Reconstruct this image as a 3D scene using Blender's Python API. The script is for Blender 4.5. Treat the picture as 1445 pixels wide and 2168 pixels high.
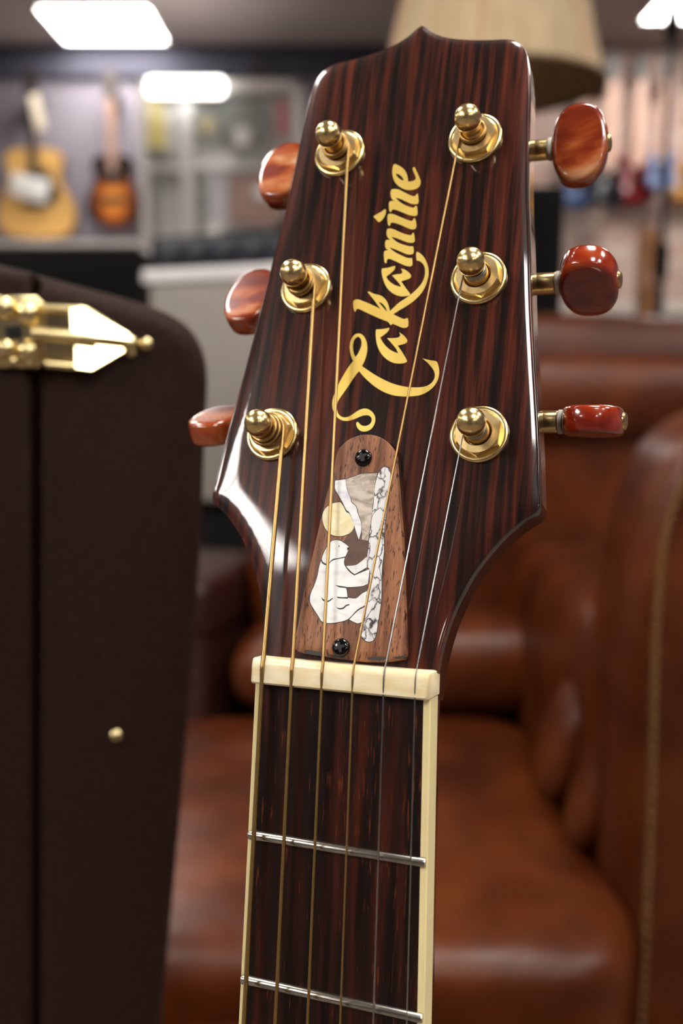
import bpy, bmesh, math, random
from math import radians as RAD, sin, cos, pi
from mathutils import Vector, Matrix
from mathutils.geometry import tessellate_polygon, delaunay_2d_cdt
import numpy as np

for _o in list(bpy.data.objects): bpy.data.objects.remove(_o)
SC = bpy.context.scene
COL = SC.collection
random.seed(7)

# ------------------------------------------------------------------ camera
CAM_H = 0.955
PITCH = RAD(9.0)
FPX = 2168 * 35.0 / 36.0
cam = bpy.data.cameras.new('camera')
cam.sensor_fit = 'VERTICAL'; cam.sensor_height = 36.0; cam.sensor_width = 24.0
cam.lens = 35.0; cam.clip_start = 0.01; cam.clip_end = 60
cam.dof.use_dof = True
cam.dof.focus_distance = 0.2345
cam.dof.aperture_fstop = 7.6
cam.dof.aperture_blades = 7
camo = bpy.data.objects.new('camera', cam)
camo.location = (0, 0, CAM_H); camo.rotation_euler = (RAD(90) - PITCH, 0, 0)
COL.objects.link(camo); SC.camera = camo
CAMW = Matrix.Translation((0, 0, CAM_H)) @ Matrix.Rotation(RAD(90) - PITCH, 4, 'X')

# ------------------------------------------------------------------ light, exposure
wd = bpy.data.worlds.new('world'); SC.world = wd; wd.use_nodes = True
wd.node_tree.nodes['Background'].inputs[0].default_value = (0.55, 0.57, 0.62, 1)
wd.node_tree.nodes['Background'].inputs[1].default_value = 0.05
SC.view_settings.view_transform = 'Standard'; SC.view_settings.look = 'None'
SC.view_settings.exposure = 1.32; SC.view_settings.gamma = 1.0
SC.view_settings.use_curve_mapping = False
PANEL_STRENGTH = 11.0
# ceiling panels: (x, y) centres; 60 x 60 cm unless stated
PANELS = [(-1.29, 5.78), (1.90, 5.42), (-1.29, 3.1), (1.90, 2.75), (-1.29, 0.95), (1.90, 0.3), (0.35, 0.45),
          (-4.4, 5.78), (-4.4, 3.1), (-4.4, 0.95), (-3.2, -0.85), (-2.6, -0.85), (-3.2, -1.45), (-2.6, -1.45), (0.45, -1.3), (1.9, -1.3), (1.9, -3.4), (-3.6, -3.6), (0.9, -4.8)]  # all but the first two unseen; near ones added to brighten the foreground
SC.cycles.use_denoising = True
SC.cycles.max_bounces = 8
SC.cycles.caustics_reflective = False; SC.cycles.caustics_refractive = False
SC.cycles.sample_clamp_indirect = 6.0

# ------------------------------------------------------------------ helpers
def at(u, v, Y):
    """world point at distance Y in front of the lens that shows at pixel (u, v) of the 1445 x 2168 frame"""
    a = (u - 722.5) / FPX; b = (1084 - v) / FPX
    d = Vector((a, cos(PITCH) + b * sin(PITCH), -sin(PITCH) + b * cos(PITCH)))
    k = Y / d.y
    return Vector((d.x * k, Y, CAM_H + d.z * k))

def tag(o, label=None, cat=None, group=None, kind=None):
    if label: o['label'] = label
    if cat: o['category'] = cat
    if group: o['group'] = group
    if kind: o['kind'] = kind
    return o

def empty(name, loc=(0, 0, 0)):
    o = bpy.data.objects.new(name, None); o.empty_display_size = 0.05
    o.location = loc; COL.objects.link(o); return o

def link(name, me, mat, parent=None, loc=(0, 0, 0)):
    o = bpy.data.objects.new(name, me); COL.objects.link(o)
    if mat is not None and not me.materials: me.materials.append(mat)
    if parent is not None: o.parent = parent
    o.location = loc
    return o

def mesh(name, vs, fs, smooth=35, sc=1.0):
    me = bpy.data.meshes.new(name)
    me.from_pydata([tuple(c * sc for c in v) for v in vs], [], fs)
    me.validate(); me.update()
    bm = bmesh.new(); bm.from_mesh(me)
    bmesh.ops.remove_doubles(bm, verts=bm.verts, dist=1e-7)
    bmesh.ops.recalc_face_normals(bm, faces=bm.faces)
    bm.to_mesh(me); bm.free()
    if smooth:
        me.shade_smooth()
        me.set_sharp_from_angle(angle=RAD(smooth))
    return me

def bm_mesh(name, bm, smooth=35):
    me = bpy.data.meshes.new(name)
    bmesh.ops.recalc_face_normals(bm, faces=bm.faces)
    bm.to_mesh(me); bm.free()
    if smooth:
        me.shade_smooth(); me.set_sharp_from_angle(angle=RAD(smooth))
    return me

def box_bm(lo, hi, bev=0.0, seg=2):
    bm = bmesh.new()
    bmesh.ops.create_cube(bm, size=1)
    for v in bm.verts:
        v.co = Vector([(lo[i] + hi[i]) / 2 + v.co[i] * (hi[i] - lo[i]) for i in range(3)])
    if bev > 0:
        bmesh.ops.bevel(bm, geom=list(bm.edges), offset=bev, segments=seg, profile=0.5, affect='EDGES')
    return bm

def box(name, lo, hi, mat, parent=None, bev=0.0, seg=2, loc=(0, 0, 0)):
    return link(name, bm_mesh(name, box_bm(lo, hi, bev, seg)), mat, parent, loc)

def lathe(name, prof, n=32, sc=1.0, smooth=35):
    vs, fs = [], []
    for r, z in prof:
        for k in range(n):
            a = 2 * pi * k / n; vs.append((r * cos(a), r * sin(a), z))
    for i in range(len(prof) - 1):
        for k in range(n):
            a, b = i * n + k, i * n + (k + 1) % n
            fs.append((a, b, b + n, a + n))
    fs.append(tuple(range(n))[::-1]); fs.append(tuple((len(prof) - 1) * n + k for k in range(n)))
    return mesh(name, vs, fs, smooth, sc)

def catmull(pts, sub=4, corner=50, closed=True):
    """round a traced outline, keep its sharp corners"""
    n = len(pts); P = [Vector(p) for p in pts]; out = []
    def is_corner(i):
        a = P[i] - P[i - 1]; b = P[(i + 1) % n] - P[i]
        if a.length < 1e-9 or b.length < 1e-9: return True
        return math.degrees(a.angle(b)) > corner
    cor = [is_corner(i) for i in range(n)]
    if not closed: cor[0] = cor[-1] = True
    for i in range(n if closed else n - 1):
        p1, p2 = P[i], P[(i + 1) % n]
        p0 = P[i - 1] if not cor[i] else p1 * 2 - p2
        p3 = P[(i + 2) % n] if not cor[(i + 1) % n] else p2 * 2 - p1
        # chord limited tangents
        L = (p2 - p1).length
        t1 = (p2 - p0); t2 = (p3 - p1)
        t1 = t1.normalized() * L if t1.length > 1e-9 else t1
        t2 = t2.normalized() * L if t2.length > 1e-9 else t2
        for k in range(sub):
            t = k / sub; t_2 = t * t; t_3 = t_2 * t
            out.append(p1 * (2 * t_3 - 3 * t_2 + 1) + t1 * (t_3 - 2 * t_2 + t) + p2 * (-2 * t_3 + 3 * t_2) + t2 * (t_3 - t_2))
    if not closed: out.append(P[-1])
    return out

def area(pts):
    return sum(pts[i - 1][0] * pts[i][1] - pts[i][0] * pts[i - 1][1] for i in range(len(pts))) / 2

def offset(pts, d):
    """move a counter-clockwise outline inward by d"""
    n = len(pts); out = []
    for i in range(n):
        p = Vector(pts[i][:2]); a = (p - Vector(pts[i - 1][:2])); b = (Vector(pts[(i + 1) % n][:2]) - p)
        if a.length < 1e-9: a = b
        if b.length < 1e-9: b = a
        a = a.normalized(); b = b.normalized()
        na = Vector((-a.y, a.x)); nb = Vector((-b.y, b.x))
        m = (na + nb)
        if m.length < 1e-6: m = na
        m.normalize(); c = max(0.45, m.dot(na))
        out.append(p + m * (d / c))
    return out

def prism(name, outer, z0, z1, xf, holes=(), smooth=35, sc=0.001, rings=None):
    """extrude an outline; rings = [(inset, z)] shape its upper rim; xf maps (x, y, z)"""
    outer = [tuple(p[:2]) for p in outer]
    if area(outer) < 0: outer = outer[::-1]
    levels = [(0, z0)] + (rings or [(0, z1)])
    vs, fs = [], []; n = len(outer)
    last = outer
    for ins, z in levels:
        last = offset(outer, ins) if ins else outer
        vs += [xf(p[0], p[1], z) for p in last]
    for l in range(len(levels) - 1):
        for k in range(n):
            a, b = l * n + k, l * n + (k + 1) % n
            fs.append((a, b, b + n, a + n))
    top = (len(levels) - 1) * n
    hs = []
    for h in holes:
        h = [tuple(p[:2]) for p in h]
        if area(h) > 0: h = h[::-1]
        base = len(vs); m = len(h)
        vs += [xf(p[0], p[1], z0) for p in h] + [xf(p[0], p[1], levels[-1][1]) for p in h]
        for k in range(m):
            fs.append((base + k, base + (k + 1) % m, base + m + (k + 1) % m, base + m + k))
        hs.append((h, base, m))
    def cap(loop, hoff, off):
        polys = [[Vector((p[0], p[1], 0)) for p in loop]] + [[Vector((p[0], p[1], 0)) for p in h] for h, _, _ in hs]
        idx = [off + k for k in range(n)]
        for h, base, m in hs: idx += [base + (m if hoff else 0) + k for k in range(m)]
        for t in tessellate_polygon(polys): fs.append(tuple(idx[i] for i in t))
    cap(last, True, top); cap(outer, False, 0)
    return mesh(name, vs, fs, smooth, sc)

def tube_data(pts, rad, n=8, bump=None):
    """pts list of Vectors; rad float or list"""
    vs, fs = [], []; N = len(pts)
    t0 = (pts[1] - pts[0]).normalized()
    up = Vector((0, 0, 1)) if abs(t0.z) < 0.9 else Vector((1, 0, 0))
    nrm = (up - t0 * up.dot(t0)).normalized()
    for i, p in enumerate(pts):
        t = (pts[min(i + 1, N - 1)] - pts[max(i - 1, 0)])
        t = t.normalized() if t.length > 1e-9 else t0
        nrm = nrm - t * nrm.dot(t); nrm.normalize(); b = t.cross(nrm)
        r = rad[i] if isinstance(rad, list) else rad
        for k in range(n):
            a = 2 * pi * k / n
            vs.append(p + nrm * (r * cos(a)) + b * (r * sin(a)))
    for i in range(N - 1):
        for k in range(n):
            a, c = i * n + k, i * n + (k + 1) % n
            fs.append((a, c, c + n, a + n))
    fs.append(tuple(range(n))[::-1]); fs.append(tuple((N - 1) * n + k for k in range(n)))
    return vs, fs

def resample(pts, step):
    out = [pts[0]]; acc = 0
    for a, b in zip(pts, pts[1:]):
        L = (b - a).length
        if L < 1e-9: continue
        d = step - acc
        while d <= L:
            out.append(a + (b - a) * (d / L)); d += step
        acc = L - (d - step)
    out.append(pts[-1])
    return out

def super_mesh(name, dims, e1=0.35, e2=0.35, nu=48, nv=24, wob=0.0, seed=0, freq=6.0, fn=None):
    """puffed cushion: superellipsoid with a little unevenness"""
    from mathutils import noise
    def f(c, e): return math.copysign(abs(c) ** e, c)
    vs, fs = [], []
    for j in range(nv + 1):
        ph = -pi / 2 + pi * j / nv
        for i in range(nu):
            th = 2 * pi * i / nu
            v = Vector((dims[0] * f(cos(ph), e1) * f(cos(th), e2), dims[1] * f(cos(ph), e1) * f(sin(th), e2), dims[2] * f(sin(ph), e1)))
            if wob:
                q = v * freq + Vector((seed * 7.1, seed * 3.3, 0))
                w = noise.noise(q) * wob
                v += v.normalized() * w
            if fn: v = fn(v)
            vs.append(v)
    for j in range(nv):
        for i in range(nu):
            a = j * nu + i; b = j * nu + (i + 1) % nu
            fs.append((a, b, b + nu, a + nu))
    return mesh(name, vs, fs, 70)

# ------------------------------------------------------------------ materials
def lin(r, g, b):
    def f(c):
        c /= 255.0
        return c / 12.92 if c <= 0.04045 else ((c + 0.055) / 1.055) ** 2.4
    return (f(r), f(g), f(b), 1)

class NT:
    def __init__(s, name):
        s.m = bpy.data.materials.new(name); s.m.use_nodes = True
        s.t = s.m.node_tree; s.b = s.t.nodes['Principled BSDF']
    def n(s, typ, **kw):
        x = s.t.nodes.new(typ)
        for k, v in kw.items(): setattr(x, k, v)
        return x
    def l(s, a, b): s.t.links.new(a, b)
    def coord(s, scale=(1, 1, 1), rot=(0, 0, 0), which='Object'):
        tc = s.n('ShaderNodeTexCoord'); mp = s.n('ShaderNodeMapping')
        mp.inputs['Scale'].default_value = scale; mp.inputs['Rotation'].default_value = rot
        s.l(tc.outputs[which], mp.inputs['Vector']); return mp.outputs['Vector']
    def noise(s, vec, scale, detail=4, rough=0.55, dist=0.0):
        x = s.n('ShaderNodeTexNoise'); x.inputs['Scale'].default_value = scale
        x.inputs['Detail'].default_value = detail; x.inputs['Roughness'].default_value = rough
        x.inputs['Distortion'].default_value = dist
        s.l(vec, x.inputs['Vector']); return x.outputs['Fac']
    def ramp(s, fac, stops):
        x = s.n('ShaderNodeValToRGB'); e = x.color_ramp.elements
        while len(e) > 1: e.remove(e[0])
        e[0].position = stops[0][0]; e[0].color = stops[0][1]
        for p, c in stops[1:]:
            q = e.new(p); q.color = c
        s.l(fac, x.inputs['Fac']); return x.outputs['Color']
    def mix(s, fac, a, b, mode='MIX'):
        x = s.n('ShaderNodeMix', data_type='RGBA', blend_type=mode)
        if isinstance(fac, float): x.inputs[0].default_value = fac
        else: s.l(fac, x.inputs[0])
        for v, i in ((a, 6), (b, 7)):
            if isinstance(v, tuple): x.inputs[i].default_value = v
            else: s.l(v, x.inputs[i])
        return x.outputs[2]
    def bump(s, h, strength=0.2, dist=0.0005):
        x = s.n('ShaderNodeBump'); x.inputs['Strength'].default_value = strength; x.inputs['Distance'].default_value = dist
        s.l(h, x.inputs['Height']); s.l(x.outputs['Normal'], s.b.inputs['Normal'])
    def set(s, **kw):
        for k, v in kw.items():
            i = s.b.inputs[k.replace('_', ' ')]
            if hasattr(v, 'links') or isinstance(v, bpy.types.NodeSocket): s.l(v, i)
            else: i.default_value = v
        return s

def flat(name, rgb, rough=0.5, metal=0.0, coat=0.0, spec=0.5, var=0.12, scale=8.0, bump=0.0):
    """plain paint, plastic or metal with a slight procedural unevenness"""
    t = NT(name); v = t.coord()
    f = t.noise(v, scale, 3)
    c = lin(*rgb)
    lo = tuple(x * (1 - var) for x in c[:3]) + (1,); hi = tuple(min(1, x * (1 + var)) for x in c[:3]) + (1,)
    t.set(Base_Color=t.ramp(f, [(0.3, lo), (0.7, hi)]), Roughness=rough, Metallic=metal, Coat_Weight=coat, Specular_IOR_Level=spec)
    if coat: t.set(Coat_Roughness=0.06)
    if bump: t.bump(f, bump, 0.001)
    return t.m

def m_rosewood(name, gloss, pal, sx=230.0, fine=900.0, coat=1.0, spec=0.15, stretch=0.035, pos=(0.30, 0.43, 0.55, 0.70)):
    t = NT(name)
    v = t.coord((1, stretch, 1))
    a = t.noise(v, sx, 5, 0.62, 0.0)
    b = t.noise(t.coord((1, 0.02, 1)), fine, 3, 0.6)
    m = t.n('ShaderNodeMath', operation='MULTIPLY_ADD'); t.l(b, m.inputs[0]); m.inputs[1].default_value = 0.28; 
    t.l(a, m.inputs[2])
    s2 = t.n('ShaderNodeMath', operation='SUBTRACT'); t.l(m.outputs[0], s2.inputs[0]); s2.inputs[1].default_value = 0.14
    col = t.ramp(s2.outputs[0], [(pos[0], lin(*pal[0])), (pos[1], lin(*pal[1])), (pos[2], lin(*pal[2])), (pos[3], lin(*pal[3]))])
    t.set(Base_Color=col, Roughness=gloss, Coat_Weight=coat, Coat_Roughness=0.035, Specular_IOR_Level=spec)
    return t.m

def m_gold(name, rgb=(214, 170, 92), rough=0.12):
    t = NT(name); v = t.coord()
    f = t.noise(v, 700, 3); g = t.noise(v, 2500, 2)
    t.set(Base_Color=t.ramp(f, [(0.3, lin(*[int(c * 0.95) for c in rgb])), (0.7, lin(*rgb))]), Metallic=1.0,
          Roughness=t.ramp(g, [(0.3, (rough * 0.92,) * 3 + (1,)), (0.75, (rough * 1.1,) * 3 + (1,))]))
    return t.m

M_wall = flat('wall_paint', (124, 118, 128), 0.8, var=0.05, scale=2)
M_wall_shade = flat('wall_top_shade', (62, 62, 76), 0.8, var=0.05, scale=2)
M_ceil = flat('ceiling_paint', (184, 174, 172), 0.9, var=0.04, scale=1.5)
M_floor = flat('floor_vinyl', (96, 84, 74), 0.6, var=0.2, scale=3)
M_mortar = flat('mortar', (196, 180, 168), 0.9, var=0.1, scale=20)
M_white = flat('white_plastic', (232, 230, 226), 0.45, var=0.04)
M_black = flat('black_tolex', (13, 12, 12), 0.8, spec=0.15, var=0.3, scale=200, bump=0.3)
M_darkmetal = flat('dark_metal', (38, 36, 36), 0.4, 0.7, var=0.2)

# ------------------------------------------------------------------ room shell
WB = 6.2            # back wall
CH = at(300, 100, WB).z
XL, XR, YF = -6.0, 4.2, -6.5
def struct(name, lo, hi, mat, **kw): return tag(box(name, lo, hi, mat, **kw), kind='structure')
struct('floor', (XL, YF, -0.1), (XR, WB, 0), M_floor)
struct('ceiling', (XL, YF, CH), (XR, WB, CH + 0.1), M_ceil)
XBR = 0.75          # where the painted wall gives way to brick
struct('wall_back', (XL, WB, 0), (XBR, WB + 0.12, CH), M_wall)
struct('wall_left', (XL - 0.12, YF, 0), (XL, WB, CH), M_wall)
struct('wall_right', (XR, YF, 0), (XR + 0.12, WB, CH), M_wall)
struct('wall_front', (XL, YF - 0.12, 0), (XR, YF, CH), M_wall)
struct('wall_shade_strip', (XL, WB - 0.05, CH - 0.17), (XBR, WB, CH), M_wall_shade)  # added strip at the wall top; its dark colour stands in for shade
bw = struct('wall_brick', (XBR, WB, 0), (XR, WB + 0.12, CH), M_mortar)

def m_brick():
    t = NT('whitewashed_brick'); oi = t.n('ShaderNodeObjectInfo')
    c = t.ramp(oi.outputs['Random'], [(0.0, lin(206, 168, 150)), (0.3, lin(196, 140, 120)), (0.55, lin(222, 198, 184)), (0.8, lin(186, 122, 104)), (1.0, lin(214, 182, 164))])
    f = t.noise(t.coord(), 30, 4)
    t.set(Base_Color=t.mix(t.ramp(f, [(0.35, (0, 0, 0, 1)), (0.65, (1, 1, 1, 1))]), c, lin(222, 206, 196)), Roughness=0.85); t.bump(f, 0.4, 0.004)
    return t.m
M_brick = m_brick()
brick_me = bm_mesh('brick', box_bm((-0.1025, -0.012, -0.031), (0.1025, 0.012, 0.031), 0.004, 1))
brick_me.materials.append(M_brick)
rows = int((CH - 0.95) / 0.075)
for r_ in range(rows):
    z = CH - 0.045 - r_ * 0.075
    for c_ in range(7):
        x = 1.12 + c_ * 0.215 + (0.1075 if r_ % 2 else 0)
        b = bpy.data.objects.new('brick', brick_me); COL.objects.link(b)
        b.parent = bw; b.location = (x, WB - 0.004 + random.uniform(-0.003, 0.003), z)

M_panel = NT('led_panel'); M_panel.set(Base_Color=(0.9, 0.9, 0.9, 1), Emission_Color=(1.0, 0.955, 0.90, 1), Emission_Strength=PANEL_STRENGTH); M_panel = M_panel.m
M_frame = flat('panel_frame', (220, 220, 220), 0.5)
names = ['square white ceiling light panel at the upper left of the picture', 'white ceiling light panel cut off by the upper right corner']
for i, (x, y) in enumerate(PANELS):
    t_ = empty('ceiling_light', (x, y, CH))
    a, h = 0.30, 0.012
    bm = bmesh.new()
    for lo, hi in (((-a, -a, -h), (a, -a + 0.015, 0)), ((-a, a - 0.015, -h), (a, a, 0)), ((-a, -a, -h), (-a + 0.015, a, 0)), ((a - 0.015, -a, -h), (a, a, 0))):
        b2 = box_bm(lo, hi); me = bpy.data.meshes.new('t'); b2.to_mesh(me); b2.free(); bm.from_mesh(me); bpy.data.meshes.remove(me)
    link('frame', bm_mesh('frame', bm, 0), M_frame, t_)
    box('diffuser', (-a + 0.015, -a + 0.015, -0.008), (a - 0.015, a - 0.015, -0.002), M_panel, t_)
    lab = names[i] if i < 2 else 'unseen ceiling light panel placed overhead for its light'
    tag(t_, lab, 'ceiling light', 'square ceiling light panels')
LOGO = {
 'T': [(-6.77,84.65),(-7.84,84.40),(-8.50,83.41),(-8.82,82.07),(-8.76,80.72),(-8.36,79.15),(-7.89,78.02),(-7.38,77.11),(-8.13,76.02),(-9.03,74.38),(-9.90,72.52),(-10.57,70.88),(-11.02,69.24),(-11.49,67.70),(-11.62,66.17),(-11.36,64.64),(-10.81,63.33),(-10.02,62.34),(-9.05,61.58),(-8.01,61.18),(-6.70,61.13),(-5.44,61.45),(-4.21,61.98),(-3.18,62.40),(-2.12,62.56),(-1.25,62.39),(-0.63,61.74),(-0.55,60.99),(-0.88,60.25),(-1.58,59.82),(-2.32,59.72),(-3.21,60.00),(-3.82,60.58),(-4.18,60.86),(-4.47,60.58),(-4.39,59.94),(-3.97,59.19),(-3.25,58.55),(-2.25,58.29),(-1.21,58.48),(-0.32,59.07),(0.21,60.03),(0.39,61.20),(0.16,62.27),(-0.49,63.24),(-1.43,63.95),(-2.44,64.29),(-3.50,64.17),(-4.53,63.70),(-5.62,62.89),(-6.62,62.25),(-7.68,62.00),(-8.58,62.18),(-9.42,62.77),(-9.89,63.54),(-10.21,64.63),(-10.24,65.72),(-10.02,66.59),(-9.31,67.89),(-8.22,69.74),(-6.97,72.02),(-6.06,73.54),(-5.46,74.36),(-4.50,73.28),(-2.79,71.71),(-0.65,70.03),(1.65,68.69),(3.87,67.84),(6.03,67.44),(8.14,67.35),(10.20,67.48),(11.82,67.88),(13.38,68.81),(14.50,69.96),(15.18,71.33),(15.45,72.81),(15.36,74.10),(14.98,75.39),(14.47,76.37),(12.78,76.75),(10.80,77.30),(11.99,76.34),(13.26,75.01),(14.11,73.81),(14.42,72.73),(14.32,71.77),(13.79,70.83),(12.83,70.10),(11.42,69.74),(9.77,69.67),(7.87,69.81),(5.72,70.24),(3.52,70.93),(1.27,71.95),(-1.02,73.20),(-3.36,74.68),(-4.84,75.71),(-4.31,77.13),(-3.99,79.01),(-4.00,80.56),(-4.37,82.14),(-5.08,83.50),(-5.96,84.37)],
 'T_hole': [(-6.99,83.76),(-7.69,83.15),(-7.96,82.15),(-7.92,80.92),(-7.58,79.57),(-7.12,78.55),(-6.90,78.21),(-6.40,78.97),(-5.90,80.29),(-5.68,81.51),(-5.80,82.52),(-6.21,83.32),(-6.65,83.68)],
 'a1': [(-2.22,85.59),(-0.52,85.60),(1.19,85.89),(1.23,85.49),(0.79,84.66),(-0.00,83.98),(-0.91,83.34),(0.14,81.75),(1.61,80.26),(3.00,79.40),(4.34,78.85),(3.67,80.08),(2.32,81.63),(0.97,83.05),(2.80,83.02),(4.07,83.20),(4.39,83.80),(3.99,84.53),(4.96,83.89),(5.79,83.09),(6.31,82.30),(6.26,81.75),(5.56,81.33),(4.00,80.95),(4.87,79.82),(6.13,78.03),(6.86,76.81),(6.83,76.48),(6.12,76.18),(4.86,76.10),(3.34,76.36),(1.75,77.18),(0.31,78.43),(-0.85,80.01),(-1.64,81.81),(-2.09,83.61),(-2.28,84.85)],
 'k': [(-9.38,93.64),(-9.11,94.04),(-8.32,94.21),(-7.32,93.89),(-5.46,93.07),(-3.43,92.10),(-1.74,91.20),(-2.86,92.64),(-4.35,94.44),(-5.77,96.09),(-5.53,96.32),(-3.83,95.48),(-2.18,94.98),(-0.80,93.92),(0.15,92.49),(0.72,90.99),(0.88,90.50),(1.69,91.35),(3.10,92.74),(4.83,93.94),(6.26,95.08),(7.51,96.39),(8.45,97.72),(8.98,99.31),(9.04,100.94),(8.66,102.44),(7.93,103.47),(7.18,104.02),(6.45,104.23),(6.26,105.07),(6.11,106.01),(6.21,106.57),(6.38,106.69),(7.13,106.22),(8.21,105.12),(9.07,103.72),(9.68,102.20),(10.01,100.55),(9.94,98.93),(9.59,97.16),(8.98,95.58),(7.92,94.02),(6.52,92.64),(4.80,91.44),(3.19,90.47),(1.86,89.56),(3.38,88.76),(4.77,88.14),(5.45,88.27),(5.83,88.33),(6.09,87.36),(6.19,86.39),(6.01,85.92),(5.27,85.68),(4.48,85.83),(3.18,86.44),(1.95,86.98),(1.60,86.59),(1.26,86.85),(0.72,87.52),(-0.76,88.15),(-3.09,89.23),(-5.46,90.40),(-7.17,91.30),(-7.84,91.55),(-8.30,91.36),(-8.35,90.87),(-8.63,90.77),(-8.99,91.48),(-9.27,92.48)],
 'k_hole': [(-2.53,93.15),(-1.62,92.82),(-0.82,92.05),(-0.26,91.29),(0.11,90.37),(-0.45,90.89),(-1.35,91.91)],
 'a2': [(-2.69,102.53),(-1.16,102.68),(-0.23,102.87),(0.85,103.10),(0.91,102.54),(0.60,101.82),(-0.19,101.04),(-1.23,100.20),(-0.62,99.25),(0.44,98.28),(1.63,97.55),(3.09,97.06),(2.61,97.90),(1.44,99.21),(0.31,100.43),(1.59,100.68),(2.69,100.73),(3.04,101.08),(2.82,101.67),(2.50,102.16),(3.34,101.97),(4.43,101.24),(5.22,100.45),(5.43,99.94),(5.26,99.38),(4.44,99.02),(2.95,98.62),(3.65,97.68),(4.74,96.23),(5.68,95.03),(5.69,94.63),(5.09,94.47),(3.85,94.37),(2.58,94.64),(1.25,95.28),(-0.14,96.42),(-1.26,97.97),(-2.11,99.84),(-2.62,101.53)],
 'm': [(-2.57,113.23),(-2.49,113.83),(-1.86,113.95),(-0.84,113.69),(0.52,112.98),(2.32,112.08),(3.77,111.59),(4.33,111.62),(4.49,112.13),(4.83,112.17),(5.15,111.11),(5.35,109.90),(5.19,109.47),(4.58,109.32),(3.58,109.52),(1.95,110.24),(0.17,111.05),(-1.16,111.54),(-0.36,110.72),(0.58,109.90),(2.08,109.12),(3.54,108.56),(4.40,108.37),(5.10,108.32),(5.34,107.39),(5.41,106.50),(5.20,106.14),(4.51,106.02),(3.66,106.18),(2.03,106.97),(0.25,107.84),(-1.32,108.51),(-0.59,107.75),(0.64,106.84),(2.14,105.99),(3.62,105.22),(4.48,105.02),(5.18,104.97),(5.35,104.00),(5.42,103.12),(5.21,102.76),(4.59,102.70),(3.44,103.03),(1.96,103.79),(0.47,104.56),(-0.87,105.20),(-1.43,105.18),(-1.60,104.78),(-1.60,104.19),(-1.89,103.98),(-2.21,104.52),(-2.48,105.88),(-2.64,106.79),(-2.55,107.45),(-2.14,107.67),(-1.51,107.67),(-2.21,108.25),(-2.49,108.87),(-2.62,109.92),(-2.54,110.52),(-2.14,110.71),(-1.27,110.64),(-1.99,111.30),(-2.37,111.93),(-2.54,112.62)],
 'i': [(-2.82,117.95),(-2.50,118.30),(-1.48,118.13),(0.03,117.39),(1.84,116.48),(3.47,115.73),(4.18,115.67),(4.33,116.26),(4.66,116.38),(5.03,115.60),(5.34,114.22),(5.32,113.48),(4.73,113.15),(3.87,113.30),(2.69,113.85),(0.88,114.82),(-0.75,115.49),(-1.48,115.63),(-1.82,115.43),(-1.83,114.90),(-2.16,114.71),(-2.46,115.18),(-2.73,116.57)],
 'idot': [(-6.73,117.76),(-6.58,118.05),(-5.02,118.91),(-3.81,119.75),(-3.53,119.54),(-3.45,118.84),(-3.65,117.72),(-4.18,116.70),(-4.90,116.08),(-5.28,116.18),(-5.94,116.93)],
 'n': [(-2.81,124.84),(-2.59,125.43),(-1.73,125.47),(-0.54,125.15),(0.99,124.23),(2.51,123.32),(3.56,122.83),(4.19,122.85),(4.42,123.36),(4.76,123.45),(4.99,122.39),(5.21,121.16),(5.14,120.56),(4.52,120.39),(3.36,120.65),(1.72,121.49),(0.05,122.41),(-1.29,122.88),(-0.48,122.00),(0.78,120.97),(2.29,120.07),(3.63,119.52),(4.19,119.51),(4.50,119.94),(4.86,119.83),(5.12,118.75),(5.27,117.53),(5.08,117.09),(4.46,117.03),(3.30,117.33),(1.66,118.08),(0.01,118.91),(-1.34,119.46),(-1.90,119.31),(-1.99,118.86),(-2.30,118.78),(-2.58,119.30),(-2.82,120.54),(-2.89,121.46),(-2.62,121.90),(-2.06,122.03),(-1.32,121.85),(-2.19,122.55),(-2.56,123.27),(-2.76,124.06)],
 'e': [(-2.99,130.27),(-3.07,131.69),(-2.96,132.61),(-2.57,133.01),(-1.65,132.54),(-0.39,131.63),(0.59,130.51),(1.23,129.20),(1.59,127.93),(1.68,127.31),(2.65,127.28),(3.48,127.58),(3.71,128.02),(3.40,128.98),(2.85,130.11),(2.53,131.08),(2.71,131.44),(3.07,131.40),(3.70,130.18),(4.42,128.71),(5.07,127.26),(5.16,126.34),(4.90,125.52),(4.18,124.98),(3.21,124.73),(2.21,124.77),(1.04,125.07),(-0.34,125.90),(-1.62,127.11),(-2.43,128.51)],
 'e_hole': [(-1.95,130.09),(-1.04,129.68),(-0.25,128.98),(0.36,128.06),(0.33,127.68),(-0.44,128.15),(-1.32,128.93),(-1.84,129.69)],
}
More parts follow.
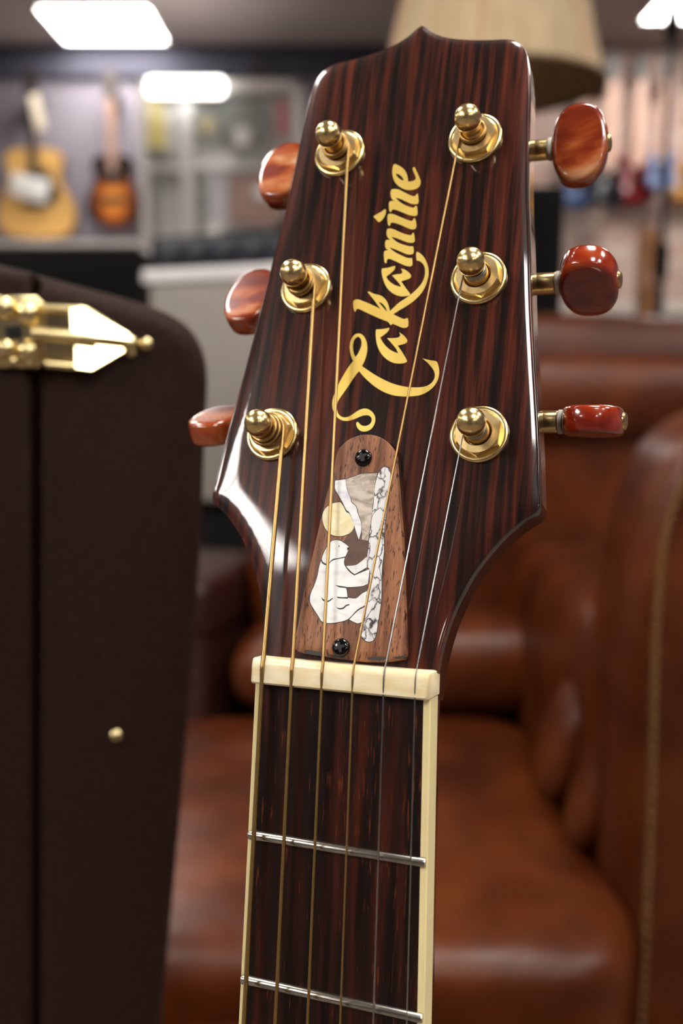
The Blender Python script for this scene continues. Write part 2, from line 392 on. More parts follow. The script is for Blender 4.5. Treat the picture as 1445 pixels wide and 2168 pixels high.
INLAY = {
 'cover': [(-7.73,52.12),(-7.03,53.58),(-5.45,55.20),(-3.23,56.37),(-0.92,56.75),(1.43,56.57),(3.55,55.79),(5.43,54.50),(6.77,52.79),(7.42,50.80),(8.35,46.28),(9.68,39.33),(10.99,32.49),(12.01,25.77),(13.15,17.84),(14.27,10.07),(15.04,4.21),(14.72,3.42),(10.53,2.44),(5.12,1.99),(-0.45,2.19),(-6.15,2.52),(-10.20,2.79),(-11.47,3.11),(-12.37,4.16),(-12.44,5.50),(-12.18,9.01),(-11.98,13.37),(-11.61,19.14),(-10.80,26.10),(-9.88,34.56),(-9.19,40.55),(-8.61,45.15),(-8.10,48.05),(-7.95,50.37)],
 'stone': [(5.26,48.50),(6.16,48.08),(6.67,46.82),(6.75,44.85),(6.83,40.92),(6.71,37.03),(6.67,33.71),(6.84,30.97),(7.22,27.72),(7.20,24.19),(7.53,20.18),(7.88,15.94),(7.78,13.29),(7.67,10.65),(7.53,8.29),(7.01,6.95),(5.95,6.55),(4.80,6.91),(3.84,8.02),(3.46,9.31),(3.83,10.39),(4.50,11.75),(4.27,14.12),(4.44,15.73),(4.18,17.85),(4.55,19.48),(4.46,21.90),(4.28,23.38),(3.58,24.02),(3.29,26.45),(3.31,28.64),(3.19,30.83),(3.29,33.60),(3.25,36.37),(3.31,39.44),(3.16,41.96),(3.25,44.78),(3.70,47.06),(4.43,48.20)],
 'sky': [(-4.63,45.22),(-2.53,45.97),(-0.58,46.71),(3.42,47.00),(3.15,45.63),(3.17,43.09),(3.13,39.72),(3.18,36.92),(3.13,34.42),(3.06,31.93),(2.98,30.27),(1.39,30.43),(1.12,32.69),(0.68,34.90),(-0.44,37.24),(-0.89,38.54),(-2.17,39.53),(-2.69,40.70),(-3.85,42.95)],
 'strip': [(-7.24,44.89),(-4.63,45.22),(-3.97,42.94),(-2.81,40.70),(-2.30,39.44),(-1.03,38.48),(-0.57,37.09),(0.57,34.89),(0.98,32.68),(0.68,30.46),(-0.06,31.82),(-1.26,34.56),(-2.58,37.04),(-3.38,37.58),(-4.64,39.52),(-6.07,41.48),(-6.99,42.88)],
 'moon': [(-6.95,39.18),(-5.23,39.51),(-4.21,38.40),(-3.37,37.07),(-2.61,36.75),(-1.70,35.32),(-0.96,33.73),(-1.42,32.32),(-2.75,31.44),(-4.43,31.04),(-6.22,31.31),(-7.82,32.37),(-8.92,34.02),(-9.42,35.99),(-8.97,37.70),(-8.05,38.58)],
 'head': [(-5.89,29.93),(-4.31,30.04),(-2.61,29.22),(-1.67,28.57),(-1.71,27.74),(-2.01,26.77),(-2.23,26.21),(-4.04,25.71),(-5.44,25.37),(-6.43,24.08),(-7.66,24.58),(-8.11,25.33),(-7.81,26.79),(-7.16,28.48),(-6.54,29.34)],
 'body': [(-8.28,24.82),(-7.75,24.13),(-6.38,23.70),(-5.39,25.01),(-2.33,25.87),(-2.41,24.69),(-1.92,23.75),(-0.61,22.45),(0.61,21.75),(2.35,22.60),(4.21,23.45),(4.21,20.00),(3.02,19.40),(1.08,19.07),(-1.16,18.89),(-0.80,17.83),(-0.42,16.37),(1.70,16.37),(2.96,17.51),(4.14,18.25),(4.17,14.92),(2.30,13.73),(0.34,11.42),(-2.08,10.51),(-4.31,10.15),(-6.06,10.38),(-7.07,11.52),(-8.62,13.31),(-9.70,14.87),(-9.82,16.77),(-9.21,18.72),(-8.67,21.22),(-8.53,23.43)],
 'arm': [(-1.74,23.92),(0.72,24.29),(2.02,25.30),(3.16,26.39),(3.46,23.88),(2.29,23.09),(0.63,22.08),(-0.36,22.66)],
 'leg': [(4.27,14.58),(4.30,12.27),(3.77,10.91),(2.69,10.58),(0.64,11.31),(2.48,13.43)],
 'brown1': [(-2.68,30.89),(-0.96,33.31),(-0.04,31.68),(0.77,30.41),(2.98,30.22),(3.29,26.45),(2.01,25.36),(0.71,24.37),(-1.76,24.03),(-2.33,24.69),(-1.84,26.50),(-1.56,28.44),(-3.11,29.76)],
 'brown2': [(-0.79,18.64),(3.03,19.26),(4.45,20.28),(4.61,18.95),(2.95,17.65),(1.70,16.37),(-0.28,16.38)],
 'l1': [(-3.92,19.23),(-2.61,19.08),(-1.17,18.95),(-0.81,18.75),(-0.83,18.53),(-1.42,18.66),(-2.86,18.75)],
 'l2': [(-3.19,16.48),(-1.71,16.43),(-0.44,16.56),(-0.31,16.14),(-1.38,16.13),(-2.81,16.15)],
 'l3': [(-7.12,16.17),(-6.18,15.57),(-5.29,15.41),(-4.10,16.18),(-3.99,15.97),(-5.11,15.09),(-6.43,15.28)],
 'l4': [(-3.17,14.08),(-2.23,13.82),(-1.26,14.04),(-0.63,14.67),(0.24,14.94),(0.27,14.67),(-0.45,14.36),(-1.08,13.73),(-2.18,13.50)],
 'eye': [(-4.27,28.82),(-4.04,28.83),(-3.99,28.45),(-4.22,28.44)],
 'nose': [(-2.02,28.42),(-1.63,28.49),(-1.67,27.88),(-1.98,27.65)],
 'mark1': [(-9.66,3.04),(-9.15,3.48),(-5.11,3.27),(-4.76,2.77),(-5.13,2.34),(-9.32,2.67)],
 'mark2': [(-3.65,2.98),(-2.22,2.84),(0.61,2.59),(1.21,2.27),(-0.45,2.14),(-3.59,2.46)],
 'mark3': [(6.12,2.85),(7.72,3.24),(10.16,3.31),(10.61,2.88),(8.90,2.43),(6.31,2.43)],
 'mark4': [(12.03,3.46),(14.71,4.05),(14.86,3.63),(13.15,3.14)],
 'screw1': [(-0.63,50.73)],
 'screw2': [(-0.55,4.67)],
}

# ================================================================== the guitar in front
RV = Vector((-0.0197, -0.3679, -0.0321)); TV = Vector((-0.3471, -40.9206, -228.6568)) * 0.001
LT = 0.838                    # nut to end of body
NUTW = CAMW @ Matrix.Translation(TV) @ Matrix.Rotation(RV.length, 4, RV.normalized())
guitar = empty('acoustic_guitar')
guitar.matrix_world = NUTW @ Matrix.Translation((0, -LT, 0))
tag(guitar, 'acoustic guitar with dark rosewood headstock, gold tuners and gold script lettering', 'guitar')
OFF = (0, LT, 0)
TH = RAD(13.6966); ZH = -2.3754
def HP(x, s, z=0.0): return (x, 4.5 + s * cos(TH) + z * sin(TH), ZH - s * sin(TH) + z * cos(TH))
def GP(x, y, z): return (x, y, z)
def part(name, me, mat): return link(name, me, mat, guitar, OFF)

def m_headwood():
    t = NT('rosewood_headstock')
    a = t.noise(t.coord((1, 0.042, 0.042)), 520, 5, 0.55, 0.0)
    b = t.noise(t.coord((1, 0.10, 0.1)), 75, 3, 0.5)
    c = t.noise(t.coord((1, 0.04, 0.04)), 2000, 2, 0.5)
    m1 = t.n('ShaderNodeMath', operation='MULTIPLY_ADD'); t.l(b, m1.inputs[0]); m1.inputs[1].default_value = 0.34; t.l(a, m1.inputs[2])
    m2 = t.n('ShaderNodeMath', operation='MULTIPLY_ADD'); t.l(c, m2.inputs[0]); m2.inputs[1].default_value = 0.25; t.l(m1.outputs[0], m2.inputs[2])
    s2 = t.n('ShaderNodeMath', operation='SUBTRACT'); t.l(m2.outputs[0], s2.inputs[0]); s2.inputs[1].default_value = 0.295
    col = t.ramp(s2.outputs[0], [(0.34, lin(19, 12, 11)), (0.45, lin(40, 20, 16)), (0.55, lin(66, 29, 20)), (0.70, lin(92, 41, 26))])
    t.set(Base_Color=col, Roughness=0.32, Coat_Weight=1.0, Coat_Roughness=0.035, Specular_IOR_Level=0.12); return t.m
M_head = m_headwood()
def m_board():
    t = NT('rosewood_fingerboard')
    a = t.noise(t.coord((1, 0.05, 1)), 260, 4, 0.55)
    f = t.noise(t.coord((1, 0.07, 1)), 1700, 2, 0.5); g = t.noise(t.coord((1, 0.15, 1)), 160, 2, 0.5)
    col = t.ramp(a, [(0.34, lin(10, 5, 4)), (0.5, lin(30, 12, 7)), (0.62, lin(58, 22, 11)), (0.75, lin(76, 32, 16))])
    m = t.n('ShaderNodeMath', operation='MULTIPLY_ADD'); t.l(g, m.inputs[0]); m.inputs[1].default_value = 0.5; t.l(f, m.inputs[2])
    col = t.mix(t.ramp(m.outputs[0], [(0.89, (0, 0, 0, 1)), (1.0, (0.6, 0.6, 0.6, 1))]), col, lin(128, 60, 28))
    t.set(Base_Color=col, Roughness=0.42, Specular_IOR_Level=0.28); t.bump(f, 0.12, 0.0002); return t.m
M_board = m_board()
M_neck = m_rosewood('mahogany_neck', 0.3, ((40, 20, 14), (58, 30, 20), (74, 38, 26), (88, 48, 32)), sx=150, fine=900)
M_bone = NT('bone_nut'); _v = M_bone.coord((1, 3, 1)); _f = M_bone.noise(_v, 120, 4)
M_bone.set(Base_Color=M_bone.ramp(_f, [(0.35, lin(226, 204, 150)), (0.6, lin(240, 226, 192))]), Roughness=0.35, Subsurface_Weight=0.15, Subsurface_Scale=0.002, Coat_Weight=0.2); M_bone = M_bone.m
M_bind = flat('cream_binding', (250, 230, 172), 0.35, coat=0.4, var=0.06, scale=60)
M_gold = m_gold('gold_plate', (240, 212, 150), 0.25)
M_goldb = m_gold('gold_brushed', (234, 206, 150), 0.36)
M_logo = NT('gold_foil'); _f = M_logo.noise(M_logo.coord(), 60, 2)
M_logo.set(Base_Color=M_logo.ramp(_f, [(0.3, lin(226, 188, 84)), (0.7, lin(244, 214, 112))]), Metallic=0.35, Roughness=0.38, Coat_Weight=0.6, Coat_Roughness=0.05); M_logo = M_logo.m
M_steel = flat('plain_steel', (176, 174, 172), 0.22, 1.0, var=0.06, scale=300)
M_fret = flat('nickel_fret', (186, 182, 172), 0.24, 1.0, var=0.12, scale=400)
M_bronze = m_gold('bronze_winding', (190, 154, 98), 0.38)
M_screw = flat('black_screw', (26, 25, 26), 0.18, 0.8, coat=0.5, var=0.3, scale=900)
M_recess = flat('screw_recess', (6, 6, 6), 0.6)
M_ring = flat('nylon_ring', (214, 206, 190), 0.5)

# ---- headstock
half = [(0, 176.4), (1.4, 175.5), (3.5, 173.6), (6.4, 171.8), (9.9, 170.5), (13.5, 169.6), (17, 168.9), (20.5, 168.4), (23.8, 168.0), (26.3, 167.2), (28.2, 165.7),
        (29.4, 163.8), (30.2, 161.0), (30.8, 157), (31.4, 151), (32.0, 140), (32.6, 130), (33.3, 121), (34.2, 113), (35.3, 102), (36.5, 90), (38.2, 76), (40.1, 61), (41.1, 52),
        (41.8, 44.5), (42.0, 41.2), (41.3, 39.3), (38.2, 37.0), (35.2, 34.2), (32.4, 30.9), (29.9, 27.3), (27.8, 23.8), (26.1, 20.1), (24.7, 16.5), (23.6, 13), (22.8, 9.5),
        (22.2, 6), (21.8, 2), (21.5, -4.2)]
outl = half + [(-x, s) for x, s in half[::-1] if x > 0]
outl = catmull(outl, 4, 48)
HT = 11.5
def head_mesh():
    """flat face that falls away softly over the last 8 mm, a small round at the edge, square sides"""
    o2 = [tuple(q[:2]) for q in outl]
    if area(o2) < 0: o2 = o2[::-1]
    n = len(o2); A = np.array(o2); B = np.roll(A, -1, 0)
    def dist(P):
        d = B - A; L = (d * d).sum(1)
        out = np.empty(len(P)); Ls = np.sqrt(L)
        for k, q in enumerate(P):       # soft distance: rounds the fall-off around the corners
            tt = np.clip(((q - A) * d).sum(1) / np.maximum(L, 1e-9), 0, 1)
            e = A + d * tt[:, None] - q
            dd = np.maximum((e * e).sum(1), 0.04)
            out[k] = ((Ls * dd ** -2.5).sum() / 1.3333) ** -0.25
        return out
    PW, PB, ER = 7.2, 0.62, 0.35
    def zf(d):
        u_ = np.clip((PW - d) / PW, 0, 1); return -PB * u_ ** 2.4 - 0.42 * u_ ** 8
    zE = float(zf(np.array([ER]))[0])
    vs, fs = [], []
    rings = [(0, -HT + 1.5), (0, zE - 0.4)] + [(ER * (1 - cos(pi / 2 * k / 5)), zE - 0.4 * (1 - sin(pi / 2 * k / 5))) for k in range(1, 5)]
    for ins, z in rings: vs += [HP(q[0], q[1], z) for q in (offset(o2, ins) if ins else o2)]
    for l in range(len(rings) - 1):
        for k in range(n):
            a_, b_ = l * n + k, l * n + (k + 1) % n; fs.append((a_, b_, b_ + n, a_ + n))
    inner = offset(o2, ER); base = (len(rings) - 1) * n
    xs = np.arange(-43, 43.1, 1.15); ss = np.arange(-5, 177, 1.3)
    G_ = np.array([(x, s + (0.65 if i % 2 else 0)) for i, x in enumerate(xs) for s in ss])
    ins_ = np.zeros(len(G_), bool)
    for k in range(n):
        (x0, y0), (x1, y1) = A[k], B[k]
        c_ = ((y0 > G_[:, 1]) != (y1 > G_[:, 1]))
        with np.errstate(divide='ignore', invalid='ignore'):
            xi = (x1 - x0) * (G_[:, 1] - y0) / (y1 - y0) + x0
        ins_ ^= c_ & (G_[:, 0] < xi)
    G_ = G_[ins_]; dg = dist(G_); keep = dg > 2.9; G_ = G_[keep]
    extra = [tuple(q) for d_ in (0.55, 0.8, 1.05, 1.35, 1.75, 2.3) for q in offset(o2, d_)]
    G_ = np.vstack([np.array(extra), G_]); dg = dist(G_)
    allv = [Vector(q) for q in inner] + [Vector((float(q[0]), float(q[1]))) for q in G_]
    ov, oe, of, orig, _, _ = delaunay_2d_cdt(allv, [(k, (k + 1) % n) for k in range(n)], [], 1, 1e-6)
    zz = [zE] * n + list(zf(dg))
    top0 = len(vs)
    for k, q in enumerate(ov):
        src = orig[k][0] if orig[k] else 0
        vs.append(HP(q[0], q[1], float(zz[src])))
    for f_ in of: fs.append(tuple(top0 + i for i in f_))
    # join the last ring to the face rim
    rim = {}
    for k, q in enumerate(orig):
        for src in q:
            if src < n: rim[src] = top0 + k
    for k in range(n):
        k2 = (k + 1) % n
        if k in rim and k2 in rim and rim[k] != rim[k2]: fs.append((base + k, base + k2, rim[k2], rim[k]))
    # back, slightly rounded
    b0 = len(vs)
    bk = [tuple(q) for q in offset(o2, 1.5)]
    vs += [HP(q[0], q[1], -HT) for q in bk]
    for k in range(n): fs.append((b0 + k, b0 + (k + 1) % n, (k + 1) % n, k))
    for t in tessellate_polygon([[Vector((q[0], q[1], 0)) for q in bk]]): fs.append(tuple(b0 + i for i in t))
    return mesh('headstock', vs, fs, 60, 0.001)
headstock = part('headstock', head_mesh(), M_head)

# ---- lettering on the headstock
for nm, hole in (('T', 'T_hole'), ('a1', None), ('k', 'k_hole'), ('a2', None), ('m', None), ('i', None), ('idot', None), ('n', None), ('e', 'e_hole')):
    holes = [[tuple(q) for q in catmull(LOGO[hole], 3, 55)]] if hole else ()
    me = prism('logo_letter', [tuple(q) for q in catmull(LOGO[nm], 3, 55)], -0.05, 0.05, HP, holes=holes, smooth=0)
    o = link('logo_letter', me, M_logo, headstock)
    o['label'] = 'gold script lettering'

# ---- truss rod cover with shell and stone inlay
def m_cover():
    t = NT('cover_wood'); v = t.coord((1, 0.07, 0.07)); a = t.noise(v, 300, 4, 0.55, 0.0)
    p_ = t.noise(t.coord((1, 0.16, 0.16)), 2600, 1, 0.5)
    c = t.ramp(a, [(0.32, lin(78, 46, 32)), (0.44, lin(124, 78, 52)), (0.56, lin(160, 108, 74)), (0.68, lin(132, 82, 54)), (0.76, lin(92, 56, 40))])
    t.set(Base_Color=t.mix(t.ramp(p_, [(0.61, (0, 0, 0, 1)), (0.67, (1, 1, 1, 1))]), c, lin(66, 38, 26)), Roughness=0.5, Specular_IOR_Level=0.35)
    t.bump(p_, 0.15, 0.0003); return t.m
def m_shell(name, a, b, c, sc_=160):
    t = NT(name); f = t.noise(t.coord((1, 2.2, 1), (0, 0, 0.6)), sc_, 4, 0.55, 1.2)
    t.set(Base_Color=t.ramp(f, [(0.3, lin(*a)), (0.5, lin(*b)), (0.7, lin(*c))]), Roughness=0.25, Coat_Weight=0.5, Sheen_Weight=0.1); return t.m
def m_howlite():
    t = NT('howlite_stone'); v = t.n('ShaderNodeTexVoronoi', feature='DISTANCE_TO_EDGE'); v.inputs['Scale'].default_value = 215
    co = t.coord((1.5, 0.85, 1)); nz = t.n('ShaderNodeTexNoise'); nz.inputs['Scale'].default_value = 260; nz.inputs['Detail'].default_value = 3; t.l(co, nz.inputs['Vector'])
    mxv = t.n('ShaderNodeMix', data_type='VECTOR'); mxv.inputs[0].default_value = 0.006; t.l(co, mxv.inputs[4]); t.l(nz.outputs['Color'], mxv.inputs[5]); t.l(mxv.outputs[1], v.inputs['Vector'])
    g = t.noise(t.coord(), 300, 3)
    m = t.n('ShaderNodeMath', operation='MULTIPLY_ADD'); t.l(g, m.inputs[0]); m.inputs[1].default_value = 0.12; t.l(v.outputs['Distance'], m.inputs[2])
    t.set(Base_Color=t.ramp(m.outputs[0], [(0.07, lin(54, 52, 54)), (0.095, lin(176, 174, 174)), (0.15, lin(228, 226, 224))]), Roughness=0.35, Coat_Weight=0.4); return t.m
M_cover = m_cover()
M_bed = flat('dark_epoxy', (40, 30, 26), 0.5, var=0.2, scale=400)
M_bear = m_shell('white_shell', (226, 222, 220), (246, 242, 238), (250, 250, 248))
M_strip = m_shell('blue_white_shell', (206, 206, 216), (236, 234, 234), (250, 248, 246))
M_moon = m_shell('gold_shell', (226, 206, 152), (240, 224, 176), (248, 238, 204))
M_sky = m_shell('grey_shell', (140, 126, 110), (186, 172, 156), (220, 208, 194), 200)
M_brown = flat('brown_wood_inlay', (88, 60, 46), 0.5, var=0.2, scale=500)
cover_o = [tuple(q) for q in catmull(INLAY['cover'], 3, 45)]
CZ = 2.3
cover = part('truss_rod_cover', prism('truss_rod_cover', cover_o, 0.05, CZ, HP, rings=[(0, CZ - 0.3), (0.08, CZ - 0.1), (0.25, CZ)], smooth=40), M_cover)
def inlay(name, key, mat, z, grow=0.0, label=None, sharp=50):
    pts = [tuple(q) for q in catmull(INLAY[key], 3, sharp)]
    if area(pts) < 0: pts = pts[::-1]
    if grow: pts = [tuple(q) for q in offset(pts, -grow)]
    o = link(name, prism(name, pts, CZ - 0.1, CZ + z, HP, smooth=0), mat, cover)
    if label: o['label'] = label
    return o
for key in ('stone', 'sky', 'strip', 'moon', 'head', 'body', 'arm', 'leg'):
    inlay('inlay_border', key, M_bed, 0.012, 0.2)
inlay('inlay_ground', 'brown1', M_brown, 0.014); inlay('inlay_ground', 'brown2', M_brown, 0.014)
inlay('stone_inlay', 'stone', m_howlite(), 0.05, 0, 'white veined stone tree trunk')
inlay('shell_sky', 'sky', M_sky, 0.04, 0, 'grey mother-of-pearl sky')
inlay('shell_ridge', 'strip', M_strip, 0.045, 0, 'white shell mountain ridge')
inlay('shell_moon', 'moon', M_moon, 0.04, 0, 'pale gold shell moon')
inlay('shell_bear', 'head', M_bear, 0.05, 0, 'white shell bear head')
inlay('shell_bear', 'body', M_bear, 0.05, 0, 'white shell bear body')
inlay('shell_bear', 'arm', M_bear, 0.05, 0, 'white shell bear paw')
inlay('shell_bear', 'leg', M_bear, 0.05, 0, 'white shell bear foot')
for key in ('l1', 'l2', 'l3', 'l4', 'eye', 'nose'): inlay('engraved_line', key, M_bed, 0.06)
for key in ('mark1', 'mark2', 'mark3', 'mark4'): inlay('dark_edge_mark', key, M_bed, 0.01)
# pan-head screws with a cross recess
def screw_me():
    pr = [(0, 0), (2.15, 0), (2.2, 0.25), (2.1, 0.6), (1.8, 0.95), (1.35, 1.15), (0.6, 1.25), (0.0001, 1.26)]
    return lathe('screw', pr, 28, 0.001)
cross = [(-0.3, -1.25), (0.3, -1.25), (0.42, -0.42), (1.25, -0.3), (1.25, 0.3), (0.42, 0.42), (0.3, 1.25), (-0.3, 1.25), (-0.42, 0.42), (-1.25, 0.3), (-1.25, -0.3), (-0.42, -0.42)]
RX = Matrix.Rotation(-TH, 4, 'X')
scr_me = screw_me(); rec_me = prism('screw_recess', cross, 0.9, 1.27, GP, smooth=0)
for key, a_ in (('screw1', 0.5), ('screw2', 0.35)):
    x, s = INLAY[key][0]
    o = link('screw', scr_me, M_screw, cover); o['label'] = 'black pan-head cross screw'
    o.matrix_local = Matrix.Translation(Vector(HP(x, s, CZ - 0.05)) * 0.001) @ RX
    r_ = link('screw_recess', rec_me, M_recess, cover)
    r_.matrix_local = Matrix.Translation(Vector(HP(x, s, CZ - 0.05)) * 0.001) @ RX @ Matrix.Rotation(a_, 4, 'Z')

# ---- nut, fingerboard, binding, frets, neck
def hw(y): return 43.14 / 2 + 0.0147 * (-y)
bm = bmesh.new()
sec = [(0.02, -6.5), (0.02, 2.3), (0.5, 2.75), (4.6, 2.5), (5.6, 2.2), (6.0, 1.6), (6.0, -6.5)]
W2 = 21.75
vs = []; xs = [(-W2, 0.8, 0.25), (-W2 + 0.25, 0.3, 0.08), (-W2 + 0.9, 0, 0), (W2 - 0.9, 0, 0), (W2 - 0.25, 0.3, 0.08), (W2, 0.8, 0.25)]
for x, dz, dy in xs:
    for y, z in sec:
        vs.append((x, y + (dy if y < 3 else -dy), z - (dz if z > 0 else 0)))
fs = []
k_ = len(sec)
for i in range(len(xs) - 1):
    for j in range(k_):
        a, b = i * k_ + j, i * k_ + (j + 1) % k_
        fs.append((a, b, b + k_, a + k_))
fs.append(tuple(range(k_))); fs.append(tuple((len(xs) - 1) * k_ + j for j in range(k_))[::-1])
part('nut', mesh('nut', vs, fs, 40, 0.001), M_bone)

FB_END = -432.0; BT = 6.0; BW = 1.65
def strip_me(name, x_in, x_out, z0, z1, y0=0.0, y1=FB_END, bev=0.0):
    """long tapered bar between two edges of the board (functions of y)"""
    vs, fs = [], []; ys = [y0, y1]
    for y in ys:
        a, b = x_in(y), x_out(y)
        s_ = 1 if b > a else -1
        vs += [(a, y, z0), (b, y, z0), (b, y, z1 - bev), (b - s_ * bev, y, z1), (a, y, z1)]
    fs = [(0, 1, 6, 5), (1, 2, 7, 6), (2, 3, 8, 7), (3, 4, 9, 8), (4, 0, 5, 9), (0, 1, 2, 3, 4), (9, 8, 7, 6, 5)]
    return mesh(name, vs, fs, 0, 0.001)
part('fingerboard', strip_me('fingerboard', lambda y: -(hw(y) - BW), lambda y: hw(y) - BW, -BT, 0.0), M_board)
for s_ in (-1, 1):
    o = part('binding', strip_me('binding', lambda y: s_ * (hw(y) - BW), lambda y: s_ * hw(y), -BT, 0.02, bev=0.25), M_bind)
    o['label'] = 'cream fingerboard binding'
for n_ in range(1, 21):
    y = -644.0 * (1 - 2 ** (-n_ / 12))
    w = hw(y) - 0.35
    vs, fs = [], []
    prof = [(1.15 * cos(a), 1.15 * sin(a)) for a in [pi * k / 8 for k in range(9)]]
    for x, sc_ in ((-w, 0.86), (-w + 0.4, 1.0), (w - 0.4, 1.0), (w, 0.86)):
        vs += [(x, y + py * sc_, pz * sc_) for py, pz in prof]
    m9 = len(prof)
    for i in range(3):
        for j in range(m9 - 1):
            fs.append((i * m9 + j, i * m9 + j + 1, (i + 1) * m9 + j + 1, (i + 1) * m9 + j))
        fs.append((i * m9, (i + 1) * m9, (i + 1) * m9 + m9 - 1, i * m9 + m9 - 1))
    fs.append(tuple(range(m9))); fs.append(tuple(3 * m9 + j for j in range(m9))[::-1])
    part('fret', mesh('fret', vs, fs, 45, 0.001), M_fret)
vs, fs = [], []
ns = 14
ys = [14, 6, 0, -8, -100, -200, -322]
for y in ys:
    w = (hw(min(y, 0)) - 0.15); d = 17 if y >= 0 else 14.5 + (-y) * 0.012
    if y > 0: w -= 0.3
    top = -BT if y <= 0 else -8
    for k in range(ns):
        a = pi * k / (ns - 1); vs.append((w * cos(a), y, top - d * max(0.0, sin(a)) ** 0.85))
for i in range(len(ys) - 1):
    for k in range(ns - 1):
        fs.append((i * ns + k, i * ns + k + 1, (i + 1) * ns + k + 1, (i + 1) * ns + k))
    fs.append((i * ns, (i + 1) * ns, (i + 1) * ns + ns - 1, i * ns + ns - 1))
fs.append(tuple(range(ns))); fs.append(tuple((len(ys) - 1) * ns + k for k in range(ns))[::-1])
part('neck', mesh('neck', vs, fs, 50, 0.001), M_neck)

# ---- body (below the picture's edge)
prof_b = [(0, -838), (70, -836), (130, -822), (170, -790), (192, -745), (199, -700), (196, -655), (182, -605), (160, -560), (141, -525), (135, -495), (138, -460), (146, -425), (148, -390), (138, -358), (112, -336), (70, -325), (28, -321)]
bo = catmull(prof_b + [(-x, y) for x, y in prof_b[::-1] if x > 0], 3, 60)
M_spruce = m_rosewood('spruce_top', 0.3, ((206, 160, 98), (216, 172, 108), (222, 180, 118), (228, 190, 130)), sx=300, fine=900)
part('body', prism('body', bo, -112, -7.2, GP, smooth=40), M_neck)
part('soundboard', prism('soundboard', [tuple(q) for q in offset([tuple(p) for p in (bo if area(bo) > 0 else bo[::-1])], 2)], -7.4, -6.1, GP, smooth=40), M_spruce)
circ = [(51 * cos(a), -484 + 51 * sin(a)) for a in [2 * pi * k / 40 for k in range(40)]]
part('soundhole', prism('soundhole', circ, -7.0, -5.9, GP, smooth=0), M_recess)
bridge_o = catmull([(-80, -660), (-80, -640), (-50, -634), (50, -634), (80, -640), (80, -660), (50, -668), (-50, -668)], 3, 60)
bridge = part('bridge', prism('bridge', bridge_o, -6.2, 3.5, GP, smooth=40), M_board)
link('saddle', prism('saddle', [(-36, -646), (36, -646), (36, -643), (-36, -643)], 3, 9, GP, smooth=0), M_bone, bridge)

# ---- tuning machines
SP = (137.79, 97.99, 57.42); HX = (18.69, 23.10, 26.83)
POST = [(0, -2), (2.95, -2), (2.95, 3.6), (2.85, 3.9), (2.55, 4.4), (2.35, 5.4), (2.4, 6.4), (2.6, 6.9), (3.0, 7.2), (3.3, 7.7), (3.42, 8.5), (3.38, 9.4), (3.18, 10.3), (2.75, 11.1), (2.1, 11.75), (1.3, 12.15), (0.6, 12.32), (0.0001, 12.37)]
post_me = lathe('tuning_post', POST, 40, 0.001, 45)
wash_me = lathe('washer', [(3.2, -0.1), (6.9, -0.1), (7.06, 0.3), (7.06, 0.65), (6.85, 0.98), (6.4, 1.15), (5.9, 1.05), (5.5, 0.85), (3.2, 0.85)], 48, 0.001, 40)
def hex_me():
    bm = bmesh.new(); vs0 = []; n = 6
    lev = [(5.75, 0.8), (5.75, 2.1), (5.2, 2.6), (3.6, 2.65), (3.3, 2.2), (3.2, 1.6)]
    rings = []
    for r, z in lev:
        ring = []
        for k in range(36):
            a = 2 * pi * k / 36
            hexr = r * cos(pi / 6) / cos((a % (pi / 3)) - pi / 6) if r > 5.3 else r
            ring.append(bm.verts.new((hexr * cos(a) * 0.001, hexr * sin(a) * 0.001, z * 0.001)))
        rings.append(ring)
    for a, b in zip(rings, rings[1:]):
        for k in range(36): bm.faces.new((a[k], a[(k + 1) % 36], b[(k + 1) % 36], b[k]))
    return bm_mesh('hex_nut', bm, 30)
hexnut_me = hex_me()
shaft_me = lathe('button_shaft', [(0, 0), (2.6, 0), (2.75, 0.4), (2.75, 9.0), (2.6, 9.2), (1.6, 9.3), (1.6, 14)], 28, 0.001)
ring_me = lathe('shaft_ring', [(1.5, 0), (2.9, 0), (3.0, 0.2), (3.0, 0.9), (2.9, 1.1), (1.5, 1.1)], 28, 0.001)
capsc_me = lathe('button_screw', [(0, 0), (2.2, 0), (2.2, 0.7), (1.9, 1.0), (1.2, 1.25), (0.0001, 1.35)], 20, 0.001)
house_me = bm_mesh('gear_housing', box_bm((-0.007, -0.005, -0.0085), (0.007, 0.0125, 0), 0.0018, 3))
def button_me():
    """oval tuner knob: long axis y, shaft axis x, thickness z; squared towards the shaft"""
    vs, fs = [], []; NU, NV = 56, 9
    def outline(a):
        x = cos(a); y = sin(a)
        r = 1.0
        ax = 7.5 if x > 0 else 7.1
        e = 0.86 if x > 0 else 0.72
        return (ax * math.copysign(abs(x) ** e, x), 10.9 * math.copysign(abs(y) ** 0.92, y))
    lev = [(0.0, -3.35), (0.76, -3.4), (0.89, -3.3), (0.955, -2.95), (0.985, -2.3), (1.0, 0), (0.985, 2.3), (0.955, 2.95), (0.89, 3.3), (0.76, 3.4), (0.0, 3.35)]
    # dished faces
    lev[0] = (0.0, -2.9); lev[-1] = (0.0, 2.9)
    for f_, z in lev:
        for k in range(NU):
            p = outline(2 * pi * k / NU); vs.append((p[0] * f_, p[1] * f_, z))
    for i in range(len(lev) - 1):
        for k in range(NU):
            a, b = i * NU + k, i * NU + (k + 1) % NU
            fs.append((a, b, b + NU, a + NU))
    return mesh('button', vs, fs, 50, 0.001)
btn_me = button_me(); btn_red = btn_me.copy()
